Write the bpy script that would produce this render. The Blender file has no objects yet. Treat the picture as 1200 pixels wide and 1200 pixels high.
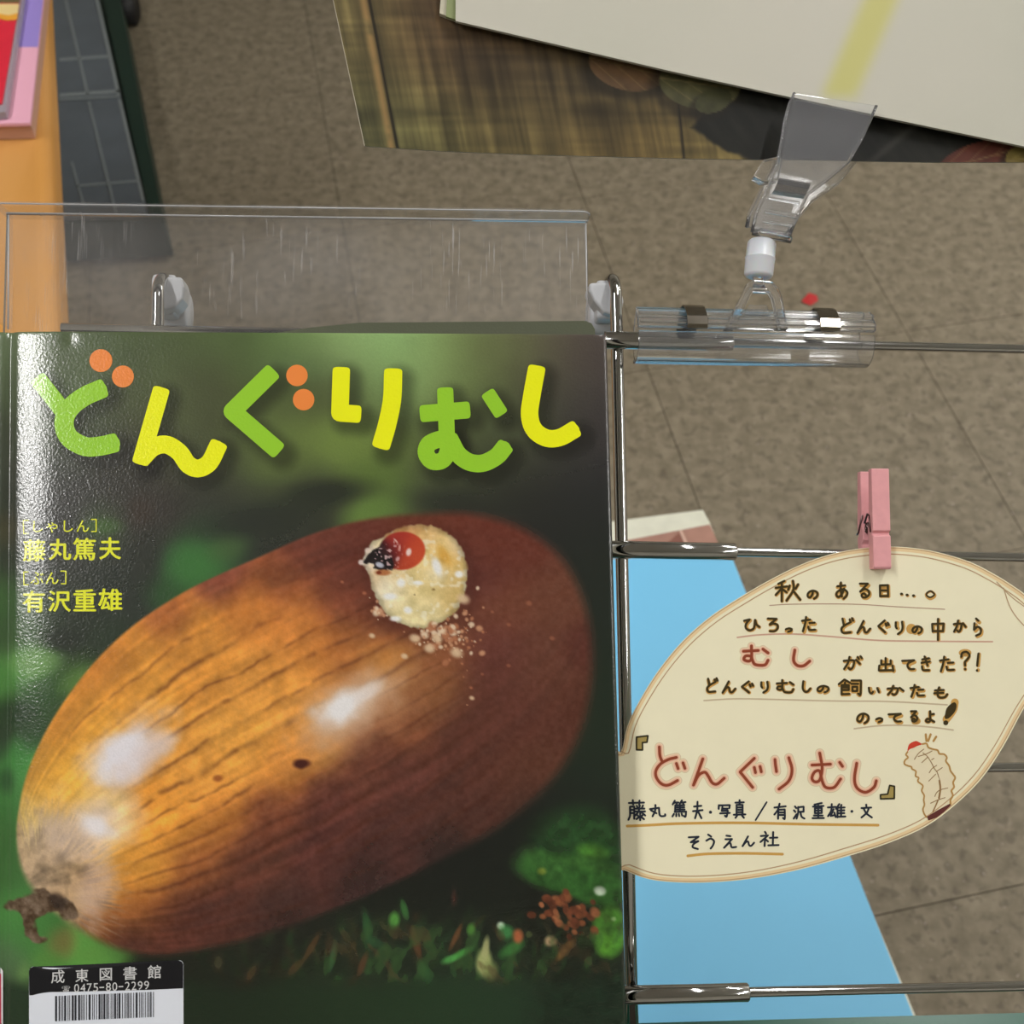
import bpy, bmesh, math, random
import numpy as np
from mathutils import Vector, Matrix
from mathutils.geometry import delaunay_2d_cdt

# ------------------------------------------------------------------ camera, world, lights, exposure
SC = bpy.context.scene
COL = SC.collection
PITCH = math.radians(53.6)
FPX = 1310.0
CAMH = 1.33
CR = np.array([1.0, 0, 0]); CF = np.array([0, math.cos(PITCH), -math.sin(PITCH)]); CU = np.cross(CR, CF)
CPOS = np.array([0.0, 0.0, CAMH])
cd = bpy.data.cameras.new('camera'); cam = bpy.data.objects.new('camera', cd); COL.objects.link(cam)
cd.sensor_width = 36.0; cd.lens = FPX / 1200 * 36.0; cd.clip_start = 0.02; cd.clip_end = 60
cam.matrix_world = Matrix(((CR[0], CU[0], -CF[0], CPOS[0]), (CR[1], CU[1], -CF[1], CPOS[1]), (CR[2], CU[2], -CF[2], CPOS[2]), (0, 0, 0, 1)))
cd.dof.use_dof = True; cd.dof.focus_distance = 0.415; cd.dof.aperture_fstop = 20.0
SC.camera = cam
SC.view_settings.view_transform = 'Standard'; SC.view_settings.look = 'None'
SC.view_settings.exposure = 0.0; SC.view_settings.gamma = 1.0; SC.view_settings.use_curve_mapping = False
w = bpy.data.worlds.new('room_world'); SC.world = w; w.use_nodes = True
w.node_tree.nodes['Background'].inputs[0].default_value = (0.9, 0.95, 1.0, 1); w.node_tree.nodes['Background'].inputs[1].default_value = 0.3
# ceiling lamps of the room: (x, y, length along x, watts)
CEIL = 2.6
LAMPS = [(-0.95, -0.08, 1.2, 21), (0.78, 0.98, 1.2, 14), (2.5, -0.4, 1.2, 15), (2.4, 2.2, 1.2, 38)]
for (lx, ly, ll, wt) in LAMPS:
    ld = bpy.data.lights.new('ceiling_lamp_glow', 'AREA'); ld.shape = 'RECTANGLE'; ld.size = 0.07; ld.size_y = ll; ld.energy = wt
    ld.color = (1.0, 0.985, 0.96)
    lo = bpy.data.objects.new('ceiling_lamp_glow', ld); COL.objects.link(lo); lo.location = (lx, ly, CEIL - 0.075)

# ------------------------------------------------------------------ projection helpers
def unit(v): v = np.asarray(v, float); return v / np.linalg.norm(v)
def ray(x, y): return CR * (x - 600) / FPX + CU * (600 - y) / FPX + CF
def proj(P):
    q = np.asarray(P, float) - CPOS
    z = q @ CF
    return 600 + FPX * (q @ CR) / z, 600 - FPX * (q @ CU) / z
# the rack plane: axes from its own vanishing points
AU = unit(16367 * CR - 164 * CU + 1310 * CF)
AV = unit(-417 * CR + 19110 * CU + 1310 * CF); AV = unit(AV - AU * (AV @ AU)); AN = np.cross(AU, AV)
RO = CPOS + ray(600, 600) * 0.427          # a point of the rod plane
def R(x, y, h=0.0, n=None, o=None):         # where the sight line of a spot meets the plane h in front of the rods
    n = AN if n is None else n; o = RO if o is None else o
    d = ray(x, y); t = ((o + n * h - CPOS) @ n) / (d @ n)
    return CPOS + d * t
def Z(x, y, z):                              # the same on a level plane at height z
    d = ray(x, y); return CPOS + d * ((z - CAMH) / d[2])
MM = 0.001

# ------------------------------------------------------------------ object helpers
def lin(c):
    c = np.asarray(c, float) / 255.0
    return np.where(c <= 0.04045, c / 12.92, ((c + 0.055) / 1.055) ** 2.4)
WL = {}
def thing(name, label, cat, loc, group=None):
    o = bpy.data.objects.new(name, None); COL.objects.link(o); o.empty_display_size = 0.02
    o.location = tuple(loc); o['label'] = label; o['category'] = cat
    if group: o['group'] = group
    WL[o.name] = np.array(loc, float); return o
def tag(o, label, cat, group=None):
    o['label'] = label; o['category'] = cat
    if group: o['group'] = group
    return o
def obj(name, verts, faces, mat, parent=None, smooth=False, label=None, kind=None, cols=None, mats=None, fm=None, bevel=0, seg=2):
    V = np.asarray(verts, float); c = (V.min(0) + V.max(0)) / 2
    me = bpy.data.meshes.new(name); me.from_pydata((V - c).tolist(), [], faces)
    for m in (mats or [mat]): me.materials.append(m)
    if fm is not None: me.polygons.foreach_set('material_index', fm)
    if smooth: me.polygons.foreach_set('use_smooth', [True] * len(me.polygons))
    if cols is not None:
        a = me.color_attributes.new('Col', 'FLOAT_COLOR', 'POINT'); a.data.foreach_set('color', np.asarray(cols, np.float32).ravel())
    o = bpy.data.objects.new(name, me); COL.objects.link(o)
    if parent is not None:
        o.parent = parent; o.location = tuple(c - WL[parent.name])
    else: o.location = tuple(c)
    WL[o.name] = c
    if label: o['label'] = label
    if kind: o['kind'] = kind
    me.update()
    bm = bmesh.new(); bm.from_mesh(me); bmesh.ops.recalc_face_normals(bm, faces=bm.faces) if cols is None else None; bm.to_mesh(me); bm.free()
    if bevel:
        b = o.modifiers.new('bevel', 'BEVEL'); b.width = bevel; b.segments = seg; b.limit_method = 'ANGLE'; b.angle_limit = math.radians(35)
    return o
class G:                                     # gathers vertices and faces
    def __init__(s): s.v = []; s.f = []; s.m = []
    def add(s, v, f, mi=0):
        n = len(s.v); s.v += [tuple(map(float, p)) for p in v]; s.f += [tuple(n + i for i in q) for q in f]; s.m += [mi] * len(f); return s
    def prism(s, pts, vec, mi=0):
        n = len(pts); a = [np.asarray(p) for p in pts]; b = [p + vec for p in a]
        s.add(a + b, [tuple(range(n - 1, -1, -1)), tuple(range(n, 2 * n))] + [(i, (i + 1) % n, n + (i + 1) % n, n + i) for i in range(n)], mi); return s
    def box(s, c, ax, ay, az, hx, hy, hz, mi=0):
        c = np.asarray(c); q = [c - ax * hx - ay * hy - az * hz, c + ax * hx - ay * hy - az * hz, c + ax * hx + ay * hy - az * hz, c - ax * hx + ay * hy - az * hz]
        return s.prism(q, az * 2 * hz, mi)
    def tube(s, path, r, n=16, cap=True, mi=0):
        P = [np.asarray(p, float) for p in path]; N = len(P); rs = r if hasattr(r, '__len__') else [r] * N
        t0 = unit(P[1] - P[0]); a = unit(np.cross(t0, [0.123, 0.77, 0.4])); vs = []
        for i in range(N):
            t = unit(P[min(i + 1, N - 1)] - P[max(i - 1, 0)]); a = unit(a - t * (a @ t)); b = np.cross(t, a)
            vs += [P[i] + (a * math.cos(k * 2 * math.pi / n) + b * math.sin(k * 2 * math.pi / n)) * rs[i] for k in range(n)]
        fs = [(i * n + k, i * n + (k + 1) % n, (i + 1) * n + (k + 1) % n, (i + 1) * n + k) for i in range(N - 1) for k in range(n)]
        if cap: fs += [tuple(range(n - 1, -1, -1)), tuple((N - 1) * n + k for k in range(n))]
        s.add(vs, fs, mi); return s
    def obj(s, name, mat, parent=None, **k): return obj(name, s.v, s.f, mat, parent, fm=s.m if k.get('mats') else None, **k)
class Ink(G):                                # flat ink shapes: gathered in the drawing's own plane, united, then laid on the surface
    def __init__(s, grid=0): super().__init__(); s.q = {}; s.grid = grid
    def flat(s, pts, faces, put, mi=0):
        e = s.q.setdefault(mi, [[], [], put]); n = len(e[0]); p = [(float(a), float(b)) for a, b in pts]; e[0] += p
        for f in faces:
            ar_ = sum(p[f[i - 1]][0] * p[f[i]][1] - p[f[i]][0] * p[f[i - 1]][1] for i in range(len(f)))
            if abs(ar_) > 1e-7: e[1].append([n + i for i in (f if ar_ > 0 else f[::-1])])
    def flush(s):
        for mi, (v, f, put) in s.q.items():
            if s.grid:                        # extra points so that the ink follows the curve of the cover
                a = np.array(v); lo = a.min(0); hi = a.max(0)
                v = v + [(x + .013, y + .017) for x in np.arange(lo[0], min(hi[0], 78), s.grid) for y in np.arange(lo[1], hi[1] + s.grid, s.grid * 3)]
            r = delaunay_2d_cdt([Vector(p) for p in v], [], f, 0, 1e-5); keep = [tuple(t) for t, o in zip(r[2], r[5 if len(r) > 5 else 4]) if len(o)]
            s.add([put(p[0], p[1]) for p in r[0]], keep, mi)
        s.q = {}; return s
    def obj(s, name, mat, parent=None, **k): s.flush(); return G.obj(s, name, mat, parent, **k)
def arc(c, a, b, r, t0, t1, n=10): return [np.asarray(c) + (a * math.cos(t) + b * math.sin(t)) * r for t in np.linspace(math.radians(t0), math.radians(t1), n)]

# ------------------------------------------------------------------ materials
def nmat(name):
    m = bpy.data.materials.new(name); m.use_nodes = True; nt = m.node_tree
    return m, nt, nt.nodes['Principled BSDF']
def plain(name, rgb, rough=0.5, metal=0.0, spec=0.5, noise=None, bump=None, coat=0.0, coatr=0.1):
    m, nt, p = nmat(name); c = lin(rgb)
    p.inputs['Base Color'].default_value = (*c, 1); p.inputs['Roughness'].default_value = rough
    p.inputs['Metallic'].default_value = metal; p.inputs['Specular IOR Level'].default_value = spec
    p.inputs['Coat Weight'].default_value = coat; p.inputs['Coat Roughness'].default_value = coatr
    geo = nt.nodes.new('ShaderNodeNewGeometry')
    if noise:
        sc, amt = noise; n = nt.nodes.new('ShaderNodeTexNoise'); n.inputs['Scale'].default_value = sc; n.inputs['Detail'].default_value = 4
        nt.links.new(geo.outputs['Position'], n.inputs['Vector'])
        mp = nt.nodes.new('ShaderNodeMapRange'); mp.inputs['From Min'].default_value = 0.3; mp.inputs['From Max'].default_value = 0.7
        mp.inputs['To Min'].default_value = 1 - amt; mp.inputs['To Max'].default_value = 1 + amt; nt.links.new(n.outputs['Fac'], mp.inputs['Value'])
        mx = nt.nodes.new('ShaderNodeVectorMath'); mx.operation = 'SCALE'; mx.inputs[0].default_value = tuple(c)
        nt.links.new(mp.outputs[0], mx.inputs['Scale']); nt.links.new(mx.outputs[0], p.inputs['Base Color'])
    if bump:
        sc, st, dist = bump; n2 = nt.nodes.new('ShaderNodeTexNoise'); n2.inputs['Scale'].default_value = sc; n2.inputs['Detail'].default_value = 2
        nt.links.new(geo.outputs['Position'], n2.inputs['Vector']); b = nt.nodes.new('ShaderNodeBump')
        b.inputs['Strength'].default_value = st; b.inputs['Distance'].default_value = dist
        nt.links.new(n2.outputs['Fac'], b.inputs['Height']); nt.links.new(b.outputs[0], p.inputs['Normal']); 
        if coat: nt.links.new(b.outputs[0], p.inputs['Coat Normal'])
    return m
def film(m, nt, p, rough=0.19, st=0.17):
    # clear book film: glossy, with a fine orange-peel relief
    geo = nt.nodes.new('ShaderNodeNewGeometry'); n2 = nt.nodes.new('ShaderNodeTexNoise'); n2.inputs['Scale'].default_value = 1150; n2.inputs['Detail'].default_value = 2.5
    nt.links.new(geo.outputs['Position'], n2.inputs['Vector']); b = nt.nodes.new('ShaderNodeBump')
    b.inputs['Strength'].default_value = st; b.inputs['Distance'].default_value = 0.0006
    nt.links.new(n2.outputs['Fac'], b.inputs['Height']); nt.links.new(b.outputs[0], p.inputs['Normal'])
    p.inputs['Roughness'].default_value = rough; p.inputs['Specular IOR Level'].default_value = 0.95
def printed(name, rgb=None, rough=0.19, st=0.17, filmed=True):
    m, nt, p = nmat(name)
    if rgb is None:
        a = nt.nodes.new('ShaderNodeAttribute'); a.attribute_name = 'Col'; nt.links.new(a.outputs['Color'], p.inputs['Base Color'])
    else: p.inputs['Base Color'].default_value = (*lin(rgb), 1)
    if filmed: film(m, nt, p, rough, st)
    else: p.inputs['Roughness'].default_value = 0.5; p.inputs['Specular IOR Level'].default_value = 0.25
    return m
def glass(name, tint=(1, 1, 1), rough=0.02, ior=1.49):
    m, nt, p = nmat(name); p.inputs['Base Color'].default_value = (*tint, 1); p.inputs['Transmission Weight'].default_value = 1.0
    p.inputs['Roughness'].default_value = rough; p.inputs['IOR'].default_value = ior; return m
def chrome_mat(name, rgb, rough):
    return plain(name, rgb, rough, metal=1.0)
M_CHROME = chrome_mat('chrome', (196, 196, 196), 0.07)
M_STEEL = chrome_mat('spring_steel', (165, 158, 148), 0.12)
M_CLEAR = glass('clear_plastic', (0.97, 0.975, 0.985))
def hazed(name, f):
    m = glass(name, (0.97, 0.975, 0.985), 0.03); nt = m.node_tree; p = nt.nodes['Principled BSDF']; df = nt.nodes.new('ShaderNodeBsdfDiffuse'); df.inputs[0].default_value = (.80, .81, .86, 1)
    mx = nt.nodes.new('ShaderNodeMixShader'); mx.inputs[0].default_value = f; nt.links.new(p.outputs[0], mx.inputs[1]); nt.links.new(df.outputs[0], mx.inputs[2]); nt.links.new(mx.outputs[0], nt.nodes['Material Output'].inputs[0]); return m
M_CLEAR = hazed('clear_plastic_hazed', 0.04); M_GRIP = hazed('clear_plastic_frosted', 0.10)  # pale haze mixed into the clear plastic so the clip looks lighter
M_WHITE = plain('white_plastic', (215, 217, 222), 0.3)
M_MILK = plain('milky_nylon', (222, 226, 234), 0.28)
M_MILK.node_tree.nodes['Principled BSDF'].inputs['Subsurface Weight'].default_value = 0.35
M_MILK.node_tree.nodes['Principled BSDF'].inputs['Subsurface Scale'].default_value = 0.003
M_GREEN = plain('dark_green_steel', (32, 92, 74), 0.3)
M_PINK = plain('pink_painted_wood', (226, 160, 164), 0.55, noise=(260, 0.04), bump=(500, 0.15, 0.0004))
M_WIRE = chrome_mat('peg_wire', (120, 96, 96), 0.3)

def acrylic_mat(gloss=1.3):
    m, nt, p = nmat('scratched_acrylic'); out = nt.nodes['Material Output']; nt.nodes.remove(p)
    geo = nt.nodes.new('ShaderNodeNewGeometry')
    # scratches: thin stretched noise ridges in two directions
    def scr(rot, scale, lo, hi):
        mp = nt.nodes.new('ShaderNodeMapping'); mp.inputs['Rotation'].default_value = rot; mp.inputs['Scale'].default_value = scale
        nt.links.new(geo.outputs['Position'], mp.inputs['Vector'])
        n = nt.nodes.new('ShaderNodeTexNoise'); n.inputs['Scale'].default_value = 1; n.inputs['Detail'].default_value = 1; nt.links.new(mp.outputs[0], n.inputs['Vector'])
        r = nt.nodes.new('ShaderNodeMapRange'); r.inputs['From Min'].default_value = lo; r.inputs['From Max'].default_value = hi; nt.links.new(n.outputs['Fac'], r.inputs['Value'])
        return r.outputs[0]
    s1 = scr((0, 0, 0.28), (1500, 55, 55), 0.665, 0.76); s2 = scr((0, 0, -0.5), (1300, 40, 40), 0.675, 0.77)
    n = nt.nodes.new('ShaderNodeTexNoise'); n.inputs['Scale'].default_value = 28; nt.links.new(geo.outputs['Position'], n.inputs['Vector'])
    haze = nt.nodes.new('ShaderNodeMapRange'); haze.inputs['From Min'].default_value = 0.35; haze.inputs['From Max'].default_value = 0.7
    haze.inputs['To Min'].default_value = 0.06; haze.inputs['To Max'].default_value = 0.12; nt.links.new(n.outputs['Fac'], haze.inputs['Value'])
    a1 = nt.nodes.new('ShaderNodeMath'); a1.operation = 'MAXIMUM'; nt.links.new(s1, a1.inputs[0]); nt.links.new(s2, a1.inputs[1])
    a2 = nt.nodes.new('ShaderNodeMath'); a2.operation = 'MULTIPLY_ADD'; a2.inputs[1].default_value = 0.30; mk = nt.nodes.new('ShaderNodeMath'); mk.operation = 'MULTIPLY'; nt.links.new(a1.outputs[0], mk.inputs[0]); nt.links.new(scr((0.3, 0.2, 0), (38, 38, 38), 0.46, 0.62), mk.inputs[1]); nt.links.new(mk.outputs[0], a2.inputs[0]); nt.links.new(haze.outputs[0], a2.inputs[2])
    tr = nt.nodes.new('ShaderNodeBsdfTransparent'); df = nt.nodes.new('ShaderNodeBsdfDiffuse'); df.inputs[0].default_value = (0.62, 0.60, 0.60, 1)
    gl = nt.nodes.new('ShaderNodeBsdfGlossy'); gl.inputs['Roughness'].default_value = 0.06
    fr = nt.nodes.new('ShaderNodeFresnel'); fr.inputs[0].default_value = gloss
    m1 = nt.nodes.new('ShaderNodeMixShader'); m2 = nt.nodes.new('ShaderNodeMixShader')
    nt.links.new(a2.outputs[0], m1.inputs[0]); nt.links.new(tr.outputs[0], m1.inputs[1]); nt.links.new(df.outputs[0], m1.inputs[2])
    nt.links.new(fr.outputs[0], m2.inputs[0]); nt.links.new(m1.outputs[0], m2.inputs[1]); nt.links.new(gl.outputs[0], m2.inputs[2])
    nt.links.new(m2.outputs[0], out.inputs[0]); return m
M_ACR = acrylic_mat(); M_ACL = acrylic_mat(1.03)
M_ACRE = plain('acrylic_edge', (178, 178, 180), 0.25)

def floor_mat():
    m, nt, p = nmat('mottled_vinyl'); geo = nt.nodes.new('ShaderNodeNewGeometry')
    def noise(sc, det=3, rg=0.55, dist=0.0):
        n = nt.nodes.new('ShaderNodeTexNoise'); n.inputs['Scale'].default_value = sc; n.inputs['Detail'].default_value = det; n.inputs['Roughness'].default_value = rg; n.inputs['Distortion'].default_value = dist
        nt.links.new(geo.outputs['Position'], n.inputs['Vector']); return n.outputs['Fac']
    def ramp(f, stops):
        r = nt.nodes.new('ShaderNodeValToRGB'); e = r.color_ramp.elements
        while len(e) < len(stops): e.new(0.5)
        for k, (t, c) in enumerate(stops): e[k].position = t; e[k].color = (*lin(c), 1) if len(c) == 3 else c
        nt.links.new(f, r.inputs[0]); return r.outputs[0]
    def mix(a, b, f):
        x = nt.nodes.new('ShaderNodeMix'); x.data_type = 'RGBA'; nt.links.new(f, x.inputs[0]); nt.links.new(a, x.inputs[6]); nt.links.new(b, x.inputs[7]); return x.outputs[2]
    def rng(f, lo, hi, a=0, b=1):
        r = nt.nodes.new('ShaderNodeMapRange'); r.inputs['From Min'].default_value = lo; r.inputs['From Max'].default_value = hi; r.inputs['To Min'].default_value = a; r.inputs['To Max'].default_value = b
        nt.links.new(f, r.inputs['Value']); return r.outputs[0]
    base = ramp(noise(45, 4), [(0.3, (118, 108, 90)), (0.5, (133, 123, 104)), (0.72, (150, 139, 119))])
    dark = ramp(noise(85, 2), [(0.0, (98, 88, 74)), (1.0, (104, 94, 80))])
    c = mix(base, dark, rng(noise(72, 2, 0.5, 0.4), 0.56, 0.64, 0, 0.62))
    light = ramp(noise(9, 1), [(0.0, (172, 163, 150)), (1.0, (178, 160, 150))])
    c = mix(c, light, rng(noise(120, 2), 0.66, 0.74, 0, 0.7))
    nt.links.new(c, p.inputs['Base Color']); p.inputs['Roughness'].default_value = 0.55; p.inputs['Specular IOR Level'].default_value = 0.25
    return m
M_FLOOR = floor_mat()
def wood_mat(name, a, b, sc=(6, 60, 60), rough=0.4, rz=0.25):
    m, nt, p = nmat(name); geo = nt.nodes.new('ShaderNodeNewGeometry'); mp = nt.nodes.new('ShaderNodeMapping'); mp.inputs['Rotation'].default_value = (0, 0, rz)
    mp.inputs['Scale'].default_value = sc; nt.links.new(geo.outputs['Position'], mp.inputs[0])
    n = nt.nodes.new('ShaderNodeTexNoise'); n.inputs['Scale'].default_value = 1.0; n.inputs['Detail'].default_value = 5; nt.links.new(mp.outputs[0], n.inputs['Vector'])
    r = nt.nodes.new('ShaderNodeValToRGB'); r.color_ramp.elements[0].position = 0.3; r.color_ramp.elements[0].color = (*lin(a), 1); r.color_ramp.elements[1].position = 0.7; r.color_ramp.elements[1].color = (*lin(b), 1)
    nt.links.new(n.outputs['Fac'], r.inputs[0]); nt.links.new(r.outputs[0], p.inputs['Base Color']); p.inputs['Roughness'].default_value = rough; return m

# ------------------------------------------------------------------ the room
HA = math.radians(-11.4); G1 = np.array([math.sin(HA), math.cos(HA), 0]); G2 = np.array([math.cos(HA), -math.sin(HA), 0]); UZ = np.array([0, 0, 1.0])
M_JOINT = plain('tile_joint', (62, 55, 46), 0.9)
floor = G().box((0, 1.2, -0.053), CR, np.array([0, 1.0, 0]), UZ, 3.2, 3.8, 0.05).obj('floor', M_JOINT); floor['kind'] = 'structure'
ts = 0.337 * CAMH; rnd = random.Random(5); tmesh = None
for i in range(-3, 7):
    for j in range(-6, 6):
        c = G1 * ((0.228 + 0.337 * (i + 0.5)) * CAMH) + G2 * ((0.689 + 0.337 * (j - 0.5)) * CAMH)
        if abs(c[0]) > 2.0 or c[1] > 3.0 or c[1] < -0.5: continue
        if tmesh is None:
            g = G().box(c + UZ * -0.0015, G1, G2, UZ, ts / 2 - 0.0007, ts / 2 - 0.0007, 0.0015)
            t = g.obj('tile', M_FLOOR, floor); tmesh = t
        else:
            t = tmesh.copy(); COL.objects.link(t); t.parent = floor
        t.location = tuple(c + UZ * (-0.0015 + rnd.uniform(-0.0001, 0.0001)) - WL['floor'])
M_WALL = plain('cream_wall', (226, 222, 210), 0.9); M_CEIL = plain('ceiling_board', (232, 232, 228), 0.9)
ce = G().box((0, 1.2, CEIL + 0.05), CR, np.array([0, 1.0, 0]), UZ, 3.2, 3.8, 0.05).obj('ceiling', M_CEIL); ce['kind'] = 'structure'
for nm, c, hx, hy in (('wall_left', (-3.15, 1.2), 0.05, 3.8), ('wall_right', (3.15, 1.2), 0.05, 3.8), ('wall_back', (0, 4.95), 3.1, 0.05), ('wall_front', (0, -2.55), 3.1, 0.05)):
    o = G().box((c[0], c[1], CEIL / 2), CR, np.array([0, 1.0, 0]), UZ, hx, hy, CEIL / 2).obj(nm, M_WALL); o['kind'] = 'structure'
M_TUBE = bpy.data.materials.new('lamp_diffuser'); M_TUBE.use_nodes = True
pp = M_TUBE.node_tree.nodes['Principled BSDF']; pp.inputs['Emission Color'].default_value = (1, 0.98, 0.94, 1); pp.inputs['Emission Strength'].default_value = 6
where = ['just left of the viewer', 'ahead of the viewer to the right', 'far off to the right of the viewer', 'in the far right corner of the room']
for k, (lx, ly, ll, wt) in enumerate(LAMPS):
    t = thing('ceiling_light', 'long white fluorescent ceiling light ' + where[k], 'ceiling light', (lx, ly, CEIL), 'ceiling lights')
    G().box((lx, ly, CEIL - 0.02), CR, np.array([0, 1.0, 0]), UZ, 0.11, ll / 2 + 0.03, 0.02).obj('housing', M_CEIL, t)
    for s in (-1, 1): G().tube([(lx + s * 0.045, ly - ll / 2, CEIL - 0.056), (lx + s * 0.045, ly + ll / 2, CEIL - 0.056)], 0.014, 12).obj('lamp_tube', M_TUBE, t, smooth=True)

# ------------------------------------------------------------------ numpy painting helpers (flat print, with some shade and haze in it)
def vnoise(X, Y, s, seed):
    rs = np.random.RandomState(seed); T = rs.rand(64, 64); x = X / s + 31.7; y = Y / s + 17.3
    xi = np.floor(x).astype(int); yi = np.floor(y).astype(int); fx = x - xi; fy = y - yi; fx = fx * fx * (3 - 2 * fx); fy = fy * fy * (3 - 2 * fy)
    g = lambda a, b: T[a % 64, b % 64]
    return (g(xi, yi) * (1 - fx) + g(xi + 1, yi) * fx) * (1 - fy) + (g(xi, yi + 1) * (1 - fx) + g(xi + 1, yi + 1) * fx) * fy
def fbm(X, Y, s, seed, n=3): return sum(vnoise(X, Y, s / 2 ** k, seed + k) * 0.5 ** k for k in range(n)) / sum(0.5 ** k for k in range(n))
def sst(x, a, b): t = np.clip((x - a) / (b - a), 0, 1); return t * t * (3 - 2 * t)
def mixc(A, c, f): return A * (1 - f[..., None]) + np.asarray(c, float) * f[..., None]
def rbf(X, Y, pts, s0=45):
    num = np.zeros(X.shape + (3,)); den = np.zeros(X.shape)
    for q in pts:
        x, y, c = q[0], q[1], q[2]; s = q[3] if len(q) > 3 else s0
        w_ = np.exp(-((X - x) ** 2 + (Y - y) ** 2) / (2 * s * s)) + 1e-9 / (1 + ((X - x) ** 2 + (Y - y) ** 2)); num += w_[..., None] * np.asarray(c, float); den += w_
    return num / den[..., None]
def ell(X, Y, cx, cy, rx, ry, a=0.0):
    a = math.radians(a); dx = X - cx; dy = Y - cy; u = (dx * math.cos(a) + dy * math.sin(a)) / rx; v = (-dx * math.sin(a) + dy * math.cos(a)) / ry
    return np.sqrt(u * u + v * v)
def sd_poly(X, Y, P):
    P = np.asarray(P, float); d = np.full(X.shape, 1e9); ins = np.zeros(X.shape, bool); n = len(P)
    for i in range(n):
        a = P[i]; b = P[(i + 1) % n]; e = b - a; wx = X - a[0]; wy = Y - a[1]; t = np.clip((wx * e[0] + wy * e[1]) / (e @ e + 1e-9), 0, 1)
        d = np.minimum(d, (wx - e[0] * t) ** 2 + (wy - e[1] * t) ** 2)
        c = (a[1] > Y) != (b[1] > Y)
        with np.errstate(divide='ignore', invalid='ignore'): xx = (b[0] - a[0]) * (Y - a[1]) / (b[1] - a[1] + 1e-12) + a[0]
        ins ^= c & (X < xx)
    return np.where(ins, -1, 1) * np.sqrt(d)
def crom(P, n=8, closed=False):
    # Catmull-Rom through the points; a doubled point makes a corner
    segs = []; cur = [P[0]]
    for a, b in zip(P[:-1], P[1:]):
        if a[0] == b[0] and a[1] == b[1]: segs.append(cur); cur = [b]
        else: cur.append(b)
    segs.append(cur); out = []
    for S in segs:
        S = [np.asarray(p, float) for p in S]
        if len(S) < 3: out += S; continue
        E = ([S[-1]] + S + [S[0], S[1]]) if closed else ([2 * S[0] - S[1]] + S + [2 * S[-1] - S[-2]])
        for i in range(1, len(E) - 2):
            for t in np.linspace(0, 1, n, endpoint=False):
                out.append(0.5 * (2 * E[i] + (E[i + 1] - E[i - 1]) * t + (2 * E[i - 1] - 5 * E[i] + 4 * E[i + 1] - E[i + 2]) * t * t + (3 * E[i] - E[i - 1] - 3 * E[i + 1] + E[i + 2]) * t ** 3))
        if not closed: out.append(S[-1])
    return out
def d_poly(X, Y, P):
    d = np.full(X.shape, 1e9)
    for a, b in zip(P[:-1], P[1:]):
        e = b - a; wx = X - a[0]; wy = Y - a[1]; t = np.clip((wx * e[0] + wy * e[1]) / (e @ e + 1e-9), 0, 1); d = np.minimum(d, (wx - e[0] * t) ** 2 + (wy - e[1] * t) ** 2)
    return np.sqrt(d)

# ------------------------------------------------------------------ printed and drawn strokes (thin ink shapes lying on paper)
def stroke(g, P, w, put, round_cap=True, mi=0, raw=False):
    Q = P if raw else crom(P, 6)
    Q = [np.asarray(q, float) for q in Q]; Q = [q for i, q in enumerate(Q) if i == 0 or np.linalg.norm(q - Q[i - 1]) > 1e-3]
    if len(Q) == 1: Q.append(Q[0] + np.array([0.01, 0]))
    ws = w if hasattr(w, '__len__') else [w] * len(Q)
    for i in range(len(Q) - 1):
        d = unit(Q[i + 1] - Q[i]); n = np.array([-d[1], d[0]]) * ws[i] / 2
        g.flat([Q[i] + n, Q[i + 1] + n, Q[i + 1] - n, Q[i] - n], [(0, 1, 2, 3)], put, mi)
    m = 16 if w > 8 else (12 if w > 3 else 8)
    for i in range(len(Q)):
        end = i in (0, len(Q) - 1); r = ws[i] / 2
        if end and not round_cap:
            d = unit(Q[1] - Q[0]) * -1 if i == 0 else unit(Q[-1] - Q[-2]); n = np.array([-d[1], d[0]])
            pts = []
            for t in np.linspace(-math.pi / 2, math.pi / 2, 16):
                pts.append(Q[i] + d * r * 0.62 * abs(math.cos(t)) ** 0.5 + n * r * math.copysign(abs(math.sin(t)) ** 0.5, math.sin(t)))
            g.flat(pts, [tuple(range(16))], put, mi); continue
        g.flat([Q[i] + np.array([math.cos(a), math.sin(a)]) * r for a in np.linspace(0, 2 * math.pi, m, endpoint=False)], [tuple(range(m))], put, mi)
def disc(g, x, y, rx, ry, put, n=28, mi=0):
    g.flat([(x + rx * math.cos(a), y + ry * math.sin(a)) for a in np.linspace(0, 2 * math.pi, n, endpoint=False)], [tuple(range(n))], put, mi)
def poly(g, P, put, mi=0): g.flat([tuple(p) for p in P], [tuple(range(len(P)))], put, mi)
GC = {}
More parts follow.
